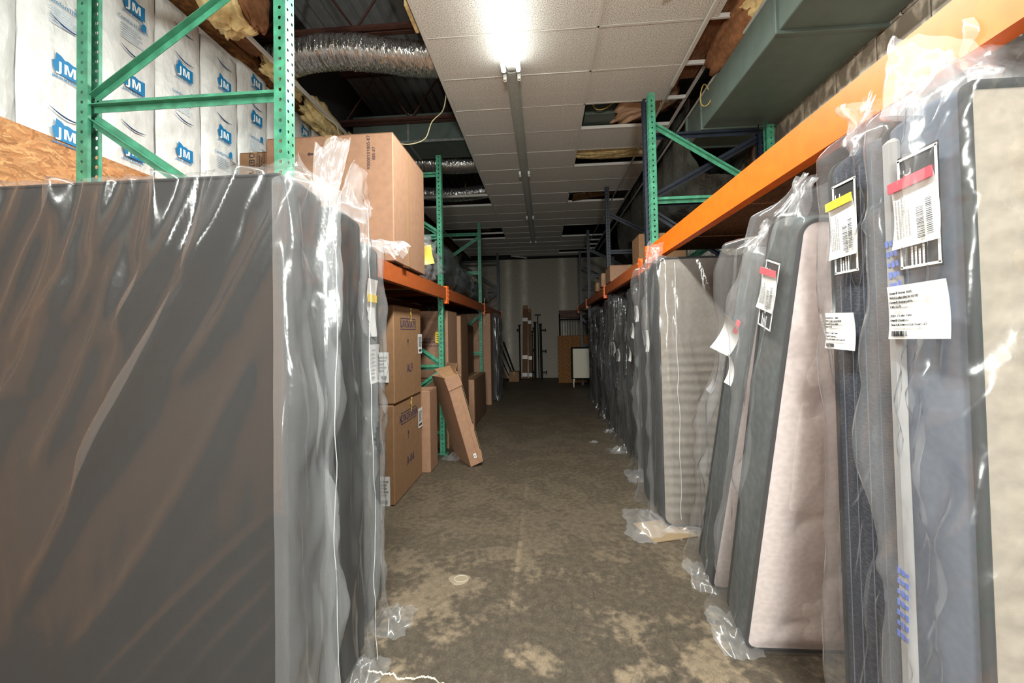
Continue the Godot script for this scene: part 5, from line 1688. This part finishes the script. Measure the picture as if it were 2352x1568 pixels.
# ------------------------------------------------------------------ the far end
func build_back() -> void:
	# bed frame rails and packed rails leaning on the back wall
	var lean := func(x0: float, x1: float, h: float, z0: float) -> Array:
		return [Vector3(x0, 0.0, z0), Vector3(x1, h, BACK + 0.06)]
	var names := ["tall brown packed rail bundle leaning on the back wall", "shorter brown packed rail bundle right beside the tall one"]
	for k in 2:
		var q: Array = [[-0.64, -0.6, 2.26, 0.15], [-0.46, -0.47, 2.15, 0.1]][k]
		var t := thing("rail_carton", names[k], "box", Vector3.ZERO, "packed rails")
		var p: Array = lean.call(q[0], q[1], q[2], BACK + 0.4)
		var st := start()
		bar(st, p[0] + Vector3(0, 0.01, 0), p[1], q[3], 0.1, Vector3(0, 0, 1), 0.01)
		put("wrapped_tube", done(st), M.carton_dark, t)
		st = start()
		bar(st, p[0].lerp(p[1], 0.96), p[0].lerp(p[1], 1.02), q[3] + 0.012, 0.11, Vector3(0, 0, 1), 0.02)
		put("tube_end", done(st), M.carton_old, t)
		for v in [0.06, 0.3, 0.82]:
			st = start()
			bar(st, p[0].lerp(p[1], v - 0.025), p[0].lerp(p[1], v + 0.025), q[3] + 0.006, 0.106, Vector3(0, 0, 1))
			put("tape_band", done(st), M.paper if v < 0.1 or v > 0.8 else M.tape, t)
	var rails := [[-0.32, -0.3, 1.78, 0.07], [-0.12, -0.13, 1.72, 0.075], [-0.2, -0.21, 2.0, 0.03], [-0.395, -0.38, 1.5, 0.03], [-0.78, -0.8, 1.7, 0.045]]
	var rl := ["thick black bed rail with claw brackets, left of the thin one", "thick black bed rail with bolt ends, right of the thin one", "thin tall black rod with a crosspiece between the thick rails", "thin black rod leaning between the bundles and the thick rails", "black rail leaning behind the tall packed bundle"]
	for k in 5:
		var q: Array = rails[k]
		var t := thing("bed_rail", rl[k], "bed rail", Vector3.ZERO, "black rails at the back wall")
		var p: Array = lean.call(q[0], q[1], q[2], BACK + 0.32 + 0.02 * k)
		var st := start()
		bar(st, p[0] + Vector3(0, 0.008, 0), p[1], q[3], 0.035, Vector3(0, 0, 1), 0.006)
		put("rail_bar", done(st), M.black_metal, t)
		if k == 2:
			st = start()
			bar(st, p[1] + Vector3(-0.1, 0, 0), p[1] + Vector3(0.1, 0, 0), 0.03, 0.03, Vector3(0, 0, 1), 0.006)
			put("crosspiece", done(st), M.black_metal, t)
			continue
		for v in ([0.12, 0.5, 0.88] if k < 2 else [0.9]):
			var c: Vector3 = p[0].lerp(p[1], v)
			st = start()
			var sgn := 1.0 if k == 1 else -1.0
			bar(st, c, c + Vector3(sgn * 0.15 if k == 1 else -0.06, 0.0, 0.03), 0.025, 0.03, Vector3.UP, 0.004)
			box(st, c + Vector3(sgn * 0.155 if k == 1 else -0.062, 0, 0.03), Vector3(0.03, 0.09, 0.04), Basis.IDENTITY, 0.006)
			put("bracket", done(st), M.black_metal, t)
		st = start()
		bar(st, p[1] + Vector3(-0.05, -0.02, 0.01), p[1] + Vector3(0.05, -0.02, 0.01), 0.04, 0.04, Vector3.UP, 0.006)
		put("end_bracket", done(st), M.black_metal, t)
	# rails slanting against the left end
	for k in 4:
		var q: Array = [[-0.86, -1.28, 1.18, 0.05], [-0.94, -1.36, 1.06, 0.045], [-1.05, -1.42, 0.84, 0.03], [-1.15, -1.5, 0.7, 0.06]][k]
		var t := thing("bed_rail", ["upper of the black rails slanting left at the back corner", "second black rail slanting left at the back corner", "thin black rail slanting low at the back corner", "shortest dark rail slanting left beside the last rack post"][k], "bed rail", Vector3.ZERO, "slanting rails")
		var st := start()
		bar(st, Vector3(q[0], 0.02, -13.0 + 0.05 * k), Vector3(q[1], q[2], -13.15 + 0.05 * k), q[3], 0.03, Vector3(0, 0, 1), 0.006)
		put("rail_bar", done(st), M.black_metal if k < 3 else M.carton_dark, t)
		st = start()
		box(st, Vector3(q[0], 0.04, -12.98 + 0.05 * k), Vector3(0.08, 0.05, 0.05), Basis.IDENTITY, 0.01)
		put("end_bracket", done(st), M.black_metal, t)
	carton("small brown carton on the floor below the slanting rails", Vector3(-1.08, 0, -12.9), Vector3(-0.78, 0.3, -12.6), M.carton_old)
	# sheet of plywood, small white topped cabinet on legs, and a headboard behind
	var ply := thing("plywood_sheet", "large brown plywood sheet leaning upright near the back right", "plywood", Vector3(0.86, 0.0, -12.25))
	put("sheet_face", box_mesh(Vector3(0, 0.665, 0), Vector3(0.98, 1.33, 0.018), 0.003), M.lumber, ply)
	put("dark_edge", box_mesh(Vector3(0, 1.335, 0), Vector3(0.99, 0.015, 0.022), 0.002), M.carton_dark, ply)
	var tb := thing("folded_table", "small table standing on its edge with a pale top and black rim", "table", Vector3(0.98, 0.0, -11.3))
	put("table_top", box_mesh(Vector3(0, 0.62, 0), Vector3(0.52, 0.78, 0.03), 0.012), M.laminate, tb)
	var st := start()
	for q in [[0, 1.02, 0.6, 0.05], [0, 0.22, 0.6, 0.04], [-0.28, 0.62, 0.05, 0.82], [0.28, 0.62, 0.05, 0.82]]:
		box(st, Vector3(q[0], q[1], -0.01), Vector3(q[2], q[3], 0.05), Basis.IDENTITY, 0.012)
	put("table_rim", done(st), M.black_metal, tb)
	for s in [-1, 1]:
		put("leg", tube_mesh([Vector3(s * 0.24, 0.21, 0.0), Vector3(s * 0.25, 0.1, 0.02), Vector3(s * 0.245, 0.0, 0.02)], [0.035, 0.022, 0.016], 8), M.laminate, tb)
	var hb := thing("headboard", "dark rail headboard with thin spindles against the back wall at right", "headboard", Vector3(0.95, 0.0, -13.3))
	put("top_rail", box_mesh(Vector3(0, 2.0, 0), Vector3(1.0, 0.22, 0.04), 0.008), M.primer, hb)
	for y in [1.83, 1.3, 1.16]:
		put("cross_rail", box_mesh(Vector3(0, y, 0), Vector3(1.0, 0.05, 0.03), 0.006), M.black_metal, hb)
	for s in [-1, 1]:
		put("post", box_mesh(Vector3(s * 0.48, 1.0, 0), Vector3(0.05, 2.0, 0.04), 0.006), M.black_metal, hb)
	for k in 11:
		put("spindle", tube_mesh([Vector3(-0.4 + k * 0.08, 1.3, 0), Vector3(-0.4 + k * 0.08, 1.85, 0)], 0.006, 6), M.black_metal, hb)
	# a stray pipe under the last ceiling panel
	tag(put("stray_pipe", tube_mesh([Vector3(-1.0, 3.86, -13.3), Vector3(-0.5, 3.76, -13.2)], 0.025, 8), M.fixture_old), "stray dark pipe poking out below the last ceiling panel", "pipe")


func build_unseen_light() -> void:  # unseen lamp that lights the plastic from behind the camera
	var t := thing("unseen_light", "square lamp on a tripod, unseen behind the viewer, placed to gleam in the plastic", "work light", Vector3(0.12, 0.0, 2.24))
	put("lamp_housing", box_mesh(Vector3(0, 1.95, 0.01), Vector3(0.54, 0.44, 0.06), 0.012), M.black_metal, t)
	put("lamp_face", box_mesh(Vector3(0, 1.95, -0.024), Vector3(0.5, 0.4, 0.006), 0.002), mat(Color(1, 1, 1), 0.4, {"emission_enabled": true, "emission": Color(1, 0.99, 0.97), "emission_energy_multiplier": 2.0}), t)
	put("pole", tube_mesh([Vector3(0, 0.5, 0.05), Vector3(0, 1.74, 0.05)], 0.014, 8), M.black_metal, t)
	for k in 3:
		var a := TAU * k / 3.0 + 0.5
		put("leg", tube_mesh([Vector3(0, 0.75, 0.05), Vector3(0.38 * cos(a), 0.012, 0.05 + 0.38 * sin(a))], 0.011, 8), M.black_metal, t)
